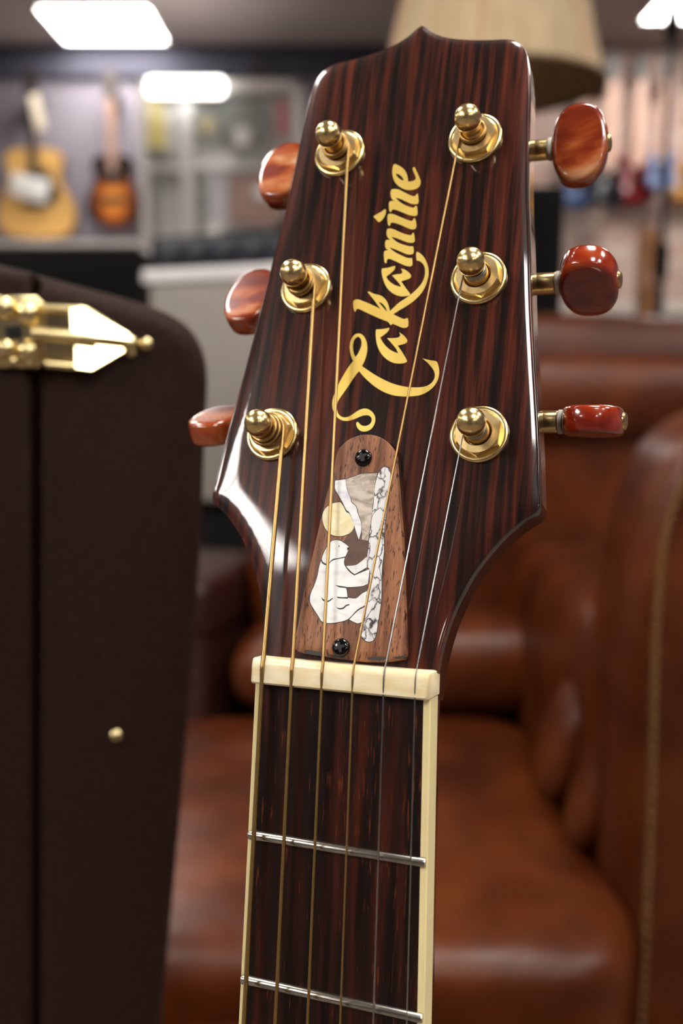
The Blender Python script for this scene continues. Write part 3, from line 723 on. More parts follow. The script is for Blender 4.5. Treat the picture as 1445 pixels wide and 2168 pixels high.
def m_button():
    t = NT('tortoise_agate'); oi = t.n('ShaderNodeObjectInfo'); tc = t.n('ShaderNodeTexCoord'); ad = t.n('ShaderNodeVectorMath', operation='ADD')
    mp = t.n('ShaderNodeMapping'); mp.inputs['Scale'].default_value = (0.55, 1.0, 1.0); mp.inputs['Rotation'].default_value = (0.2, 0.1, 0.35)
    t.l(tc.outputs['Object'], mp.inputs['Vector']); t.l(mp.outputs['Vector'], ad.inputs[0]); t.l(oi.outputs['Random'], ad.inputs[1])
    f = t.noise(ad.outputs[0], 85, 3, 0.45, 1.2)
    c = t.ramp(f, [(0.28, lin(98, 26, 8)), (0.42, lin(134, 46, 16)), (0.53, lin(168, 78, 32)), (0.63, lin(194, 118, 70)), (0.75, lin(222, 180, 142))])
    t.set(Base_Color=c, Roughness=0.22, Coat_Weight=1.0, Coat_Roughness=0.04, Subsurface_Weight=0.12, Subsurface_Scale=0.002); return t.m
M_btn = m_button()
def m_button2():
    t = NT('red_agate'); f = t.noise(t.coord((0.6, 1, 1), (0.3, 0, 0.3)), 110, 3, 0.5, 1.0)
    t.set(Base_Color=t.ramp(f, [(0.3, lin(112, 24, 7)), (0.5, lin(146, 40, 13)), (0.68, lin(176, 70, 26))]), Roughness=0.2, Coat_Weight=1.0, Coat_Roughness=0.03, Subsurface_Weight=0.1, Subsurface_Scale=0.002); return t.m
M_btn2 = m_button2()
BTN = {  # side, row: (ds, extra x, spin about the shaft, rgb)
    (-1, 0): (6.0, 0.0, 12, 0), (-1, 1): (5.5, 0.0, 20, 0), (-1, 2): (8.5, 0.6, 54, 0),
    (1, 0): (6.0, 0.0, 8, 0), (1, 1): (6.2, 0.3, 79, 1), (1, 2): (9.0, -0.3, -74, 1)}
BZ = -16.0
posts = {}
for sd in (-1, 1):
    for rw in range(3):
        x, s = HX[rw] * sd, SP[rw]
        po = link('tuning_post', post_me, M_gold, guitar)
        po.matrix_local = Matrix.Translation(Vector(OFF) + Vector(HP(x, s, 0)) * 0.001) @ RX
        po['label'] = 'gold tuning post with domed cap'
        posts[(sd, rw)] = po
        link('washer', wash_me, M_gold, po)
        hn = link('hex_nut', hexnut_me, M_goldb, po); hn.rotation_euler = (0, 0, random.uniform(0, 1))
        ds, ex, spin, kind = BTN[(sd, rw)]
        flip = Matrix.Rotation(0 if sd > 0 else pi, 4, 'Z')
        base = Matrix.Translation((0, ds * 0.001, BZ * 0.001)) @ flip
        hs_ = link('gear_housing', house_me, M_gold, po); hs_.location = (0, ds * 0.0004, -0.0115)
        xb = 24.0 + ex                           # post axis to knob centre
        a = link('button_shaft', shaft_me, M_gold, po); a.matrix_local = base @ Matrix.Translation(((xb - 6.9 - 10.6) * 0.001, 0, 0)) @ Matrix.Rotation(pi / 2, 4, 'Y')
        a = link('shaft_ring', ring_me, M_ring, po); a.matrix_local = base @ Matrix.Translation(((xb - 6.9 - 1.3) * 0.001, 0, 0)) @ Matrix.Rotation(pi / 2, 4, 'Y')
        a = link('button', btn_red if kind else btn_me, None, po); 
        if not a.data.materials: a.data.materials.append(M_btn2 if kind else M_btn)
        a.matrix_local = base @ Matrix.Translation((xb * 0.001, 0, 0)) @ Matrix.Rotation(RAD(spin), 4, 'X')
        a['label'] = 'marbled orange-brown tuner button'
        a = link('button_screw', capsc_me, M_gold, po); a.matrix_local = base @ Matrix.Translation(((xb + 7.0) * 0.001, 0, 0)) @ Matrix.Rotation(pi / 2, 4, 'Y')

# ---- strings
NX = [-18.62, -11.1, -3.55, 3.95, 11.35, 18.66]
DIA = [1.24, 1.02, 0.80, 0.60, 0.44, 0.34]
PITCHW = [0.40, 0.34, 0.28, 0.24, None, None]
SPOST = [(-1, 2), (-1, 1), (-1, 0), (1, 0), (1, 1), (1, 2)]
WRAPS = [2.3, 2.6, 2.4, 2.2, 3.2, 3.4]
for i in range(6):
    sd, rw = SPOST[i]; r = DIA[i] / 2
    cx, cs = HX[rw] * sd, SP[rw]
    rho = (2.95 if i in (1, 2, 3) else 2.45) + r + (1.2 if i == 0 else 0)
    nx = NX[i]; dx, dsn = nx - cx, 1.5 - cs
    al = math.atan2(dsn, dx); ph = math.acos(rho / math.hypot(dx, dsn))
    cand = [al + ph, al - ph]
    phi = max(cand, key=lambda a: cos(a) * -sd)
    dirn = 1 if sd < 0 else -1
    zc = 3.0 if i in (1, 2, 3) else 4.6
    if i == 0: zc = 3.2
    coil = []
    turns = WRAPS[i]; N = int(turns * 28)
    for k in range(N + 1):
        a = phi + dirn * 2 * pi * turns * k / N
        f_ = k / N
        zz = zc + f_ * turns * DIA[i] * 0.98
        rh = rho - max(0, zz - 3.6) * 0.12 if i in (1, 2, 3) else rho - (1.2 * f_ if i == 0 else 0)
        coil.append(Vector(HP(cx + rh * cos(a), cs + rh * sin(a), zz)))
    ztop = 2.3 - r * 0.15
    path = coil[::-1] + [Vector((nx, 5.7, ztop)), Vector((nx, 4.0, ztop + 0.35 + r * 0.2)), Vector((nx, 0.2, ztop + 0.25)), Vector((nx * 1.45, -644.0, 10.5))]
    if PITCHW[i]:
        vis = path[:-1] + [path[-2] + (path[-1] - path[-2]) * (150 / 644)]
        rs = resample(vis, PITCHW[i] / 2)
        rad = [r if k % 2 else r * 0.82 for k in range(len(rs))]
        rs.append(path[-1]); rad.append(r * 0.95)
        vs, fs = tube_data(rs, rad, 8)
    else:
        vs, fs = tube_data(path, r, 8)
    o = part('string', mesh('string', vs, fs, 180, 0.001), M_bronze if PITCHW[i] else M_steel)
    o['label'] = 'bronze wound string' if PITCHW[i] else 'plain steel string'

# ================================================================== guitar case at the left
M_case = NT('case_vinyl'); _f = M_case.noise(M_case.coord(), 260, 4)
M_case.set(Base_Color=M_case.ramp(_f, [(0.35, lin(36, 19, 13)), (0.7, lin(48, 27, 19))]), Roughness=0.7, Specular_IOR_Level=0.18); M_case.bump(_f, 0.25, 0.0006); M_case = M_case.m
M_latch = m_gold('polished_brass', (244, 224, 168), 0.2)
CY = 0.44; CA = RAD(11)           # distance of the right edge, turn of the case
CP = at(440, 800, CY); CT = Vector((cos(CA), sin(CA), 0)); CN = Vector((sin(CA), -cos(CA), 0))   # along the face, out of it
def face(u, v):
    p = at(u, v, 1.0); o_ = Vector((0, 0, CAM_H)); d = p - o_
    k = (CP - o_).dot(CN) / d.dot(CN); q = o_ + d * k
    return ((q - CP).dot(CT), q.z)
case = empty('guitar_case', (CP.x, CP.y, 0)); case.rotation_euler = (0, 0, CA)
tag(case, 'dark brown vinyl guitar case standing upright with a brass latch', 'guitar case')
cxf = lambda x, z, d: (x, -d, z)
def case_part(name, px, depth, mat, bev):
    pts = [face(*q) for q in px]
    pts = [tuple(q) for q in catmull(pts, 4, 40)]
    rings = [(0, -bev)] + [(bev * (1 - cos(pi / 2 * k / 5)), -bev * (1 - sin(pi / 2 * k / 5))) for k in range(1, 6)]
    return link(name, prism(name, pts, -depth, 0, cxf, smooth=50, sc=1.0, rings=rings), mat, case)
body_px = [(72, 578), (150, 600), (235, 622), (310, 644), (368, 668), (408, 700), (432, 745), (441, 800), (438, 880), (424, 1200), (402, 1500), (375, 1830), (345, 2168), (290, 2900), (210, 4000), (72, 4000)]
lid_px = [(-420, 470), (-200, 505), (-60, 545), (69, 577), (69, 4000), (-420, 4000)]
def clip_floor(px):  # the case ends on the floor
    out = []
    for u, v in px:
        if v >= 4000:
            # find v where z = 0
            lo, hi = 1500, 9000
            for _ in range(50):
                m_ = (lo + hi) / 2
                if face(u, m_)[1] > 0: lo = m_
                else: hi = m_
            v = lo
        out.append((u, v))
    return out
body_px = [q for q in body_px if q[1] < 2800 or q[1] >= 4000]
case_part('case_body', clip_floor(body_px), 0.20, M_case, 0.010)
case_part('case_lid', clip_floor(lid_px), 0.20, M_case, 0.006)
# brass latch
def slab(name, px, d0, d1, mat, bev=0.0008, parent=case, sharp=40):
    pts = [face(*q) for q in px]; pts = [tuple(q) for q in catmull(pts, 3, sharp)]
    rings = [(0, d1 - bev), (bev * 0.4, d1 - bev * 0.3), (bev, d1)]
    return link(name, prism(name, pts, d0, d1, cxf, smooth=40, sc=1.0, rings=rings), mat, parent)
lp = slab('latch', [(-60, 622), (80, 628), (96, 648), (98, 765), (80, 780), (-60, 776)], -0.001, 0.003, M_latch); lp['label'] = 'polished brass latch'
slab('latch_plate', [(92, 642), (150, 646), (182, 650), (272, 704), (286, 722), (268, 742), (194, 786), (160, 782), (95, 775)], -0.001, 0.002, M_latch, parent=lp)
def latch_facet(px, ctr, d0):
    """polished wing, canted so that it looks up past the camera to the ceiling light"""
    q0 = at(*ctr, 1.0); o_ = Vector((0, 0, CAM_H)); dr = q0 - o_
    w = o_ + dr * ((CP - o_).dot(CN) / dr.dot(CN))
    nrm = ((o_ - w).normalized() + (Vector((0.45, -1.3, CH)) - w).normalized()).normalized()
    ct, co, cz = nrm.dot(CT), nrm.dot(CN), nrm.z
    x0, z0 = face(*ctr); vs = []
    for u, v in px:
        x, z = face(u, v); vs.append((x, -(d0 - ct / co * (x - x0) - cz / co * (z - z0)), z))
    n = len(vs); vs += [(x, 0.0005, z) for x, y, z in vs]
    fs = [tuple(range(n)), tuple(range(2 * n - 1, n - 1, -1))] + [(k, (k + 1) % n, n + (k + 1) % n, n + k) for k in range(n)]
    return link('latch_wing', mesh('latch_wing', vs, fs, 0), M_latch, lp)
latch_facet([(152, 655), (178, 653), (270, 706), (278, 720), (205, 712), (155, 702)], (205, 690), 0.0062)
latch_facet([(162, 733), (210, 728), (276, 726), (264, 742), (196, 782), (163, 778)], (205, 748), 0.0052)
def rod(name, a, b, r, mat, parent, d=0.005):
    (x0, z0), (x1, z1) = face(*a), face(*b)
    vs, fs = tube_data([Vector((x0, -d, z0)), Vector((x1, -d, z1))], r, 14)
    return link(name, mesh(name, vs, fs, 50), mat, parent)
rod('latch_bar', (70, 706), (205, 716), 0.0028, M_latch, lp)
rod('latch_rail', (95, 652), (152, 655), 0.0018, M_latch, lp, 0.003); rod('latch_rail', (97, 770), (160, 776), 0.0018, M_latch, lp, 0.003)
ball_me = lathe('latch_rivet', [(0, 0), (1.0, 0), (0.95, 0.35), (0.75, 0.7), (0.4, 0.92), (0.0001, 1.0)], 20, 0.0042)
def knob(u, v, s, d, parent=lp, name='latch_rivet'):
    x, z = face(u, v)
    o = link(name, ball_me, M_latch, parent); o.matrix_local = Matrix.Translation((x, -d, z)) @ Matrix.Rotation(pi / 2, 4, 'X') @ Matrix.Scale(s, 4); return o
for u, v, s in ((12, 652, 1.25), (62, 664, 1.25), (14, 738, 1.1), (62, 744, 1.15), (30, 765, 0.6), (65, 768, 0.6)): knob(u, v, s, 0.003)
knob(276, 726, 0.8, 0.004); knob(310, 728, 0.75, 0.0); knob(278, 748, 0.5, 0.0)
hole = slab('latch_keyhole', [(10, 690), (48, 688), (52, 718), (14, 722)], 0.002, 0.0036, M_recess, parent=lp)
o = knob(246, 1555, 0.75, 0.0, case, 'brass_stud')

# ================================================================== leather armchair
def m_leather():
    t = NT('brown_leather'); v = t.coord()
    a = t.noise(v, 9, 4, 0.55); b = t.noise(v, 220, 3, 0.6); c = t.noise(v, 30, 4, 0.6, 0.6)
    col = t.ramp(a, [(0.3, lin(54, 20, 4)), (0.5, lin(76, 32, 8)), (0.72, lin(98, 46, 14))])
    t.set(Base_Color=col, Roughness=t.ramp(c, [(0.35, (0.32,) * 3 + (1,)), (0.7, (0.44,) * 3 + (1,))]), Specular_IOR_Level=0.3)
    m = t.n('ShaderNodeMath', operation='MULTIPLY_ADD'); t.l(b, m.inputs[0]); m.inputs[1].default_value = 0.15; t.l(c, m.inputs[2])
    t.bump(m.outputs[0], 0.22, 0.006); return t.m
M_leather = m_leather()
M_nail = m_gold('antique_nail', (128, 96, 60), 0.3)
ch = empty('leather_armchair', (0.08, 1.2, 0))
tag(ch, 'worn brown leather wing armchair with nailhead trim behind the guitar', 'armchair')
def cl(p): return (p[0] - 0.08, p[1] - 1.2, p[2])
def puff(name, c, d, mat=M_leather, e1=0.4, e2=0.4, rot=(0, 0, 0), wob=0.0, seed=0, freq=6.0, nu=48, nv=24, parent=ch):
    o = link(name, super_mesh(name, d, e1, e2, nu, nv, wob, seed, freq), mat, parent, cl(c) if parent == ch else c)
    o.rotation_euler = rot; return o
zb = at(1200, 668, 1.62).z
puff('backrest', (0.265, 1.62, (zb + 0.35) / 2), (0.415, 0.118, (zb - 0.35) / 2), e1=0.3, e2=0.3, wob=0.006, seed=1)
pt = at(1290, 790, 1.55)
puff('back_roll', (0.265, 1.553, pt.z - 0.04), (0.41, 0.075, 0.075), e1=0.75, e2=0.35, wob=0.006, seed=2)
pb = at(900, 1405, 1.45)
puff('lumbar_roll', (0.11, 1.46, pb.z), (0.275, 0.085, 0.075), e1=0.7, e2=0.35, rot=(0, RAD(-1.5), 0), wob=0.006, seed=3)
SEATZ = 0.43
puff('seat_cushion', (0.01, 1.10, SEATZ - 0.075), (0.265, 0.31, 0.09), e1=0.32, e2=0.25, wob=0.012, seed=4, freq=9, nu=72, nv=36)
puff('front_roll', (0.0, 0.79, 0.285), (0.30, 0.07, 0.085), e1=0.7, e2=0.3, rot=(0, RAD(3), 0), wob=0.01, seed=5, freq=12, nu=72)
box('seat_frame', (-0.30, -0.35, 0.06), (0.40, 0.42, 0.28), M_leather, ch, 0.03, 4)
for sx, sy in ((-0.26, -0.30), (0.36, -0.30), (-0.26, 0.36), (0.36, 0.36)):
    link('leg', lathe('leg', [(0, 0), (0.014, 0), (0.02, 0.03), (0.026, 0.08)], 16), flat('dark_wood_leg', (40, 24, 16), 0.4), ch, (sx, sy, 0))
# low left arm: same leather, its shade put into the darker colour
M_shaded_arm = flat('shaded_arm_leather', (46, 20, 15), 0.4, var=0.2, scale=12, bump=0.15)
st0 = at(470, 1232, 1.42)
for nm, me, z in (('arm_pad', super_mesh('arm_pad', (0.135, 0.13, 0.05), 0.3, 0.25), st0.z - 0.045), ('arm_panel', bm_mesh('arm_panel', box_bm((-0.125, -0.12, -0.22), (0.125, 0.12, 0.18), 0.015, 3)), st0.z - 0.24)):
    o = link(nm, me, M_shaded_arm, ch, cl((st0.x - 0.115, 1.56, z))); o.rotation_euler = (0, 0, RAD(-16)); o['label'] = 'leather arm with its shade put into the colour'
# right wing: outline of its front, then run back
WY = 0.90
wp = [(1302, 1700), (1300, 1950), (1296, 2300), (1296, 2950), (1760, 2950), (1760, 840), (1560, 880), (1450, 948), (1392, 1050), (1350, 1200), (1318, 1400), (1306, 1550)]
pts = []
for u, v in wp:
    p = at(u, v, WY); pts.append((p.x, max(0.08, p.z)))
pts = [tuple(q) for q in catmull(pts, 4, 40)]
wrings = [(0, -0.03)] + [(0.03 * (1 - cos(pi / 2 * k / 6)), -0.03 * (1 - sin(pi / 2 * k / 6))) for k in range(1, 7)]
link('wing', prism('wing', pts, -0.12, 0, lambda x, z, d: (x - 0.08, WY - 1.2 - d, z), smooth=60, sc=1.0, rings=wrings), M_leather, ch)
nail_me = lathe('nail_head', [(0, 0), (1.0, 0), (0.9, 0.4), (0.6, 0.75), (0.0001, 0.95)], 12, 0.0046)
nl = [Vector(at(u, v, WY)) for u, v in [(1470, 985), (1430, 1060), (1405, 1150), (1393, 1260), (1386, 1400), (1381, 1600), (1374, 1800), (1365, 2000), (1354, 2180)]]
nl = resample([Vector(q) for q in catmull([tuple(p) for p in nl], 6, 60, False)], 0.0108)
for p in nl:
    o = link('nail_head', nail_me, M_nail, ch); o.matrix_local = Matrix.Translation(cl(p)) @ Matrix.Rotation(pi / 2, 4, 'X')
# creased leather of the inner right arm
for k, (u, v, Y, dx, dz, tilt, dy) in enumerate([(1222, 1560, 1.12, 0.028, 0.085, 16, 0.05), (1282, 1665, 1.0, 0.022, 0.075, 14, 0.04), (1285, 1460, 1.1, 0.018, 0.05, 8, 0.04)]):
    p = at(u, v, Y)
    puff('arm_fold', (p.x - 0.012, p.y, p.z), (dx, dy, dz), e1=0.9, e2=0.9, rot=(0, RAD(tilt), 0), wob=0.004, seed=20 + k, freq=20, nu=24, nv=16)
p = at(1290, 1560, 1.15)
puff('inner_arm', (0.348, 1.325, 0.50), (0.085, 0.36, 0.17), e1=0.5, e2=0.4, wob=0.01, seed=9, freq=10)

# ================================================================== amplifiers
M_grill = NT('silver_grille_cloth'); _v = M_grill.coord(); _w = M_grill.n('ShaderNodeTexWave'); _w.inputs['Scale'].default_value = 60; M_grill.l(_v, _w.inputs['Vector'])
M_grill.set(Base_Color=M_grill.ramp(_w.outputs['Fac'], [(0.2, lin(136, 128, 120)), (0.8, lin(162, 154, 146))]), Roughness=0.6, Metallic=0.1); M_grill = M_grill.m
M_silver = flat('silver_trim', (236, 232, 230), 0.5, 0.0, var=0.05)
M_paneld = flat('amp_control_panel', (52, 54, 62), 0.35, 0.3, var=0.1)
M_knob = flat('amp_knob', (120, 118, 122), 0.3, 0.6)
amp = empty('combo_amplifier')
A0 = at(302, 545, 2.05)
amp.location = (A0.x, A0.y, 0); amp.rotation_euler = (0, 0, RAD(-28))
tag(amp, 'grey grille combo amplifier with a dark knob panel behind the headstock', 'amplifier')
ztop = at(302, 500, 2.05).z; zgr = at(302, 600, 2.05).z; zpan = at(302, 572, 2.05).z; zbot = at(420, 1070, 2.05).z
AW = 0.68
box('cabinet', (0, 0.02, zbot), (AW, 0.26, ztop), M_black, amp, 0.01, 2)
box('grille', (0.015, 0.0, zbot + 0.02), (AW - 0.015, 0.022, zgr), M_grill, amp, 0.004)
box('trim', (0.0, -0.006, zgr), (AW, 0.022, zpan), M_silver, amp, 0.004)
pn = box('control_panel', (0.03, 0.0, zpan + 0.002), (AW - 0.01, 0.022, ztop - 0.012), M_paneld, amp, 0.003)
kme = lathe('knob', [(0, 0), (0.011, 0), (0.011, 0.012), (0.008, 0.018), (0.0001, 0.018)], 16)
for k in range(9):
    o = link('knob', kme, M_knob, pn); o.matrix_local = Matrix.Translation((0.075 + k * 0.065, 0.0, (zpan + ztop) / 2)) @ Matrix.Rotation(pi / 2, 4, 'X')
link('handle', mesh('handle', *tube_data([Vector((AW / 2 - 0.12, 0.14, ztop - 0.005)), Vector((AW / 2 - 0.10, 0.14, ztop + 0.025)), Vector((AW / 2 + 0.10, 0.14, ztop + 0.025)), Vector((AW / 2 + 0.12, 0.14, ztop - 0.005))], 0.008, 10), 60), M_black, amp)
M_dcloth = flat('dark_grille_cloth', (20, 19, 18), 0.9, spec=0.1, var=0.25, scale=300)
sp = empty('speaker_cabinet', (A0.x, A0.y, 0)); sp.rotation_euler = (0, 0, RAD(-28))
tag(sp, 'black speaker cabinet carrying the grey grille amplifier', 'speaker cabinet')
box('cabinet', (-0.03, 0.02, 0.0), (AW + 0.03, 0.34, zbot - 0.002), M_black, sp, 0.01)
box('grille', (0.02, 0.005, 0.06), (AW - 0.02, 0.022, zbot - 0.05), M_dcloth, sp, 0.004)
b0 = at(292, 523, 2.7)
sb = empty('speaker_cabinet', (b0.x - 0.36, 2.7 + 0.18, 0))
tag(sb, 'tall black speaker cabinet behind the brown guitar case', 'speaker cabinet')
box('cabinet', (-0.42, -0.18, 0), (0.36, 0.18, b0.z), M_black, sb, 0.012)
box('grille', (-0.37, -0.186, 0.08), (0.31, -0.178, b0.z - 0.07), M_dcloth, sb, 0.003)
b1 = at(1198, 392, 2.6); b2 = at(1020, 392, 2.6)
sc2 = empty('speaker_cabinet', ((b1.x + b2.x) / 2, 2.75, 0)); w_ = (b1.x - b2.x) / 2
tag(sc2, 'narrow black speaker cabinet right of the headstock, below the lampshade', 'speaker cabinet')
box('cabinet', (-w_, -0.15, 0), (w_, 0.15, b1.z), M_black, sc2, 0.01)
box('grille', (-w_ + 0.03, -0.156, 0.08), (w_ - 0.03, -0.148, b1.z - 0.05), M_dcloth, sc2, 0.003)

# ================================================================== floor lamp with fabric shade
LY = 1.95
lc = at(1040, 190, LY)
lamp = empty('floor_lamp', (lc.x, LY, 0))
tag(lamp, 'floor lamp with a large cream fabric shade above the armchair', 'lamp')
def m_shade():
    t = NT('cream_fabric_shade'); f = t.noise(t.coord((1, 1, 0.15)), 40, 3)
    t.set(Base_Color=t.ramp(f, [(0.3, lin(172, 150, 116)), (0.7, lin(192, 172, 140))]), Roughness=0.9, Specular_IOR_Level=0.1); return t.m
rb = 0.205; rt = 0.135; zb_ = lc.z; zt_ = zb_ + 0.30
vs, fs = [], []; n = 60
for r, z in ((rb, zb_), (rt, zt_), (rt - 0.003, zt_), (rb - 0.003, zb_)):
    for k in range(n): a = 2 * pi * k / n; vs.append((r * cos(a), r * sin(a), z))
for i in range(4):
    for k in range(n):
        fs.append((i * n + k, i * n + (k + 1) % n, ((i + 1) % 4) * n + (k + 1) % n, ((i + 1) % 4) * n + k))
sh = link('lamp_shade', mesh('lamp_shade', vs, fs, 50), m_shade(), lamp)
M_tape = flat('shade_tape', (196, 150, 122), 0.8); M_rim = flat('shade_rim', (112, 88, 62), 0.8)
for k in range(6):
    a = RAD(-104 + k * 60)
    vs2, fs2 = tube_data([Vector((rb * cos(a), rb * sin(a), zb_)), Vector((rt * cos(a), rt * sin(a), zt_))], 0.0035, 8)
    link('seam_tape', mesh('seam_tape', vs2, fs2, 60), M_tape, sh)
for r, z in ((rb, zb_ + 0.004), (rt, zt_ - 0.004)):
    ring = [Vector((r * cos(2 * pi * k / 48), r * sin(2 * pi * k / 48), z)) for k in range(49)]
    vs2, fs2 = tube_data(ring, 0.006, 8); link('shade_rim', mesh('shade_rim', vs2, fs2, 60), M_rim, sh)
link('pole', lathe('pole', [(0, 0.02), (0.011, 0.02), (0.011, zb_ + 0.12), (0.018, zb_ + 0.12), (0.018, zb_ + 0.18), (0.0001, zb_ + 0.18)], 16), M_darkmetal, lamp)
link('base', lathe('base', [(0, 0), (0.14, 0), (0.14, 0.012), (0.12, 0.022), (0.02, 0.035), (0.0001, 0.035)], 40), M_darkmetal, lamp)

# ================================================================== black stand and wooden post at the right
ps = at(1394, 640, 2.6)
st = empty('microphone_stand', (ps.x, 2.6, 0))
tag(st, 'thin black microphone stand at the right edge before the brick wall', 'microphone stand')
zt2 = at(1394, 40, 2.6).z
link('pole', lathe('pole', [(0, 0.02), (0.012, 0.02), (0.012, 1.2), (0.009, 1.21), (0.009, zt2), (0.0001, zt2)], 16), M_darkmetal, st)
link('base', lathe('base', [(0, 0), (0.13, 0), (0.13, 0.014), (0.03, 0.03), (0.0001, 0.03)], 32), M_darkmetal, st)
link('clutch', lathe('clutch', [(0.0, 1.15), (0.018, 1.15), (0.018, 1.23), (0.0001, 1.23)], 16), M_black, st)
link('clip', lathe('clip', [(0.0, zt2 - 0.05), (0.016, zt2 - 0.05), (0.02, zt2), (0.014, zt2 + 0.03), (0.0001, zt2 + 0.03)], 16), M_black, st)
pw = at(1377, 480, 2.9); M_oak = m_rosewood('stained_oak', 0.45, ((112, 70, 38), (136, 88, 50), (150, 100, 60), (164, 112, 70)), sx=60, fine=200, coat=0.1)
wk = empty('wooden_stand', (pw.x, 2.9, 0))
tag(wk, 'brown wooden display stand behind the armchair at the right edge', 'stand')
box('post', (-0.028, -0.028, 0.03), (0.028, 0.028, pw.z), M_oak, wk, 0.004)
box('foot', (-0.16, -0.035, 0), (0.16, 0.035, 0.04), M_oak, wk, 0.006); box('foot', (-0.035, -0.16, 0), (0.035, 0.16, 0.035), M_oak, wk, 0.006)
lo_ = at(1120, 640, 3.4); hi_ = at(1600, 640, 3.4)
tb = empty('display_table', ((lo_.x + hi_.x) / 2, 3.7, 0)); w_ = (hi_.x - lo_.x) / 2
tag(tb, 'pale display table seen just above the armchair back', 'table')
M_pale = flat('pale_laminate', (212, 200, 190), 0.5, var=0.05)
box('tabletop', (-w_, -0.3, lo_.z - 0.04), (w_, 0.3, lo_.z), M_pale, tb, 0.006)
for sx in (-1, 1):
    for sy in (-1, 1): box('leg', (sx * (w_ - 0.05) - 0.02, sy * 0.25 - 0.02, 0), (sx * (w_ - 0.05) + 0.02, sy * 0.25 + 0.02, lo_.z - 0.035), M_pale, tb)

# ================================================================== guitars hanging on the back wall
M_dark = flat('dark_rosewood', (44, 34, 30), 0.45, var=0.2); M_nat = flat('natural_spruce', (214, 168, 98), 0.55, spec=0.2, var=0.06)
M_sideb = flat('mahogany_side', (96, 56, 36), 0.4, coat=0.4); M_hook = flat('wall_hook', (30, 30, 32), 0.5, 0.4)
M_neckw = flat('wall_guitar_neck', (150, 118, 104), 0.45)
def m_burst():
    t = NT('sunburst'); tc = t.n('ShaderNodeTexCoord'); mp = t.n('ShaderNodeMapping')
    mp.inputs['Location'].default_value = (0, 0, -0.15 * 5.4); mp.inputs['Scale'].default_value = (6.6, 0.01, 5.4)
    ln = t.n('ShaderNodeVectorMath', operation='LENGTH'); t.l(tc.outputs['Object'], mp.inputs['Vector']); t.l(mp.outputs['Vector'], ln.inputs[0])
    t.set(Base_Color=t.ramp(ln.outputs['Value'], [(0.0, lin(226, 152, 70)), (0.42, lin(206, 120, 48)), (0.7, lin(110, 50, 22)), (0.9, lin(26, 18, 16))]), Roughness=0.6, Specular_IOR_Level=0.1); return t.m
AC = [(0, 0.0), (0.45, 0.012), (0.75, 0.05), (0.94, 0.13), (1.0, 0.25), (0.97, 0.36), (0.84, 0.50), (0.70, 0.60), (0.655, 0.68), (0.69, 0.78), (0.735, 0.86), (0.71, 0.93), (0.55, 0.985), (0.2, 1.0)]
def wall_acoustic(name, label, hooklab, uc, vt, vb, wpx, bodyfrac, mtop, Y=WB - 0.13, small=False, guard=None):
    top = at(uc, vt, Y); bot = at(uc, vb, Y); Lg = top.z - bot.z
    hwid = wpx / 2 / FPX * Y * 1.05
    g = empty(name, (bot.x, Y, bot.z)); tag(g, label, 'guitar', 'guitars hanging on the back wall')
    bl = Lg * bodyfrac
    o = [(x * hwid, y * bl) for x, y in AC]; o = o + [(-x, y) for x, y in o[::-1] if x > 0]
    o = [tuple(q) for q in catmull(o, 3, 70)]
    xf = lambda x, z, d: (x, -d, z)
    link('body', prism('body', o, -0.05, 0.045, xf, smooth=50, sc=1.0), M_sideb, g)
    oc = o if area(o) > 0 else o[::-1]
    link('soundboard', prism('soundboard', [tuple(q) for q in offset(oc, 0.004)], 0.044, 0.05, xf, smooth=50, sc=1.0, ), mtop, g)
    circ = [(0.05 * cos(a), bl * 0.69 + 0.05 * sin(a)) for a in [2 * pi * k / 28 for k in range(28)]]
    link('soundhole', prism('soundhole', circ, 0.045, 0.0515, xf, smooth=0, sc=1.0), M_recess, g)
    br = [(-0.08, bl * 0.34), (0.08, bl * 0.34), (0.08, bl * 0.34 + 0.03), (-0.08, bl * 0.34 + 0.03)]
    link('bridge', prism('bridge', br, 0.045, 0.058, xf, smooth=0, sc=1.0), M_dark, g)
    if guard:
        link('pickguard', prism('pickguard', [tuple(q) for q in catmull([(x * hwid, y * bl) for x, y in guard], 4, 70)], 0.048, 0.0525, xf, smooth=0, sc=1.0), M_recess, g)
    nk = [(-0.028, bl * 0.97), (0.028, bl * 0.97), (0.023, Lg - 0.17), (-0.023, Lg - 0.17)]
    link('neck', prism('neck', nk, 0.02, 0.052, xf, smooth=0, sc=1.0), M_neckw, g)
    fb = [(-0.026, bl * 0.76), (0.026, bl * 0.76), (0.022, Lg - 0.17), (-0.022, Lg - 0.17)]
    link('fingerboard', prism('fingerboard', fb, 0.05, 0.058, xf, smooth=0, sc=1.0), M_neckw if small else M_dark, g)
    hd = [(-0.024, Lg - 0.175), (0.024, Lg - 0.175), (0.04, Lg - 0.13), (0.034, Lg - 0.01), (0, Lg), (-0.034, Lg - 0.01), (-0.04, Lg - 0.13)]
    link('headstock', prism('headstock', hd, 0.02, 0.042, xf, smooth=0, sc=1.0), M_dark, g)
    h = empty('wall_hook', (bot.x, Y, bot.z + Lg - 0.17)); tag(h, hooklab, 'hook', 'guitar wall hooks')
    vs2, fs2 = tube_data([Vector((-0.035, -0.07, 0.0)), Vector((-0.035, -0.02, 0.0)), Vector((0, 0.02, 0.01)), Vector((0.035, -0.02, 0.0)), Vector((0.035, -0.07, 0.0))], 0.006, 8)
    link('yoke', mesh('yoke', vs2, fs2, 60), M_hook, h)
    box('mounting_plate', (-0.03, 0.02, -0.03), (0.03, WB - Y, 0.05), M_hook, h, 0.003)
    return g
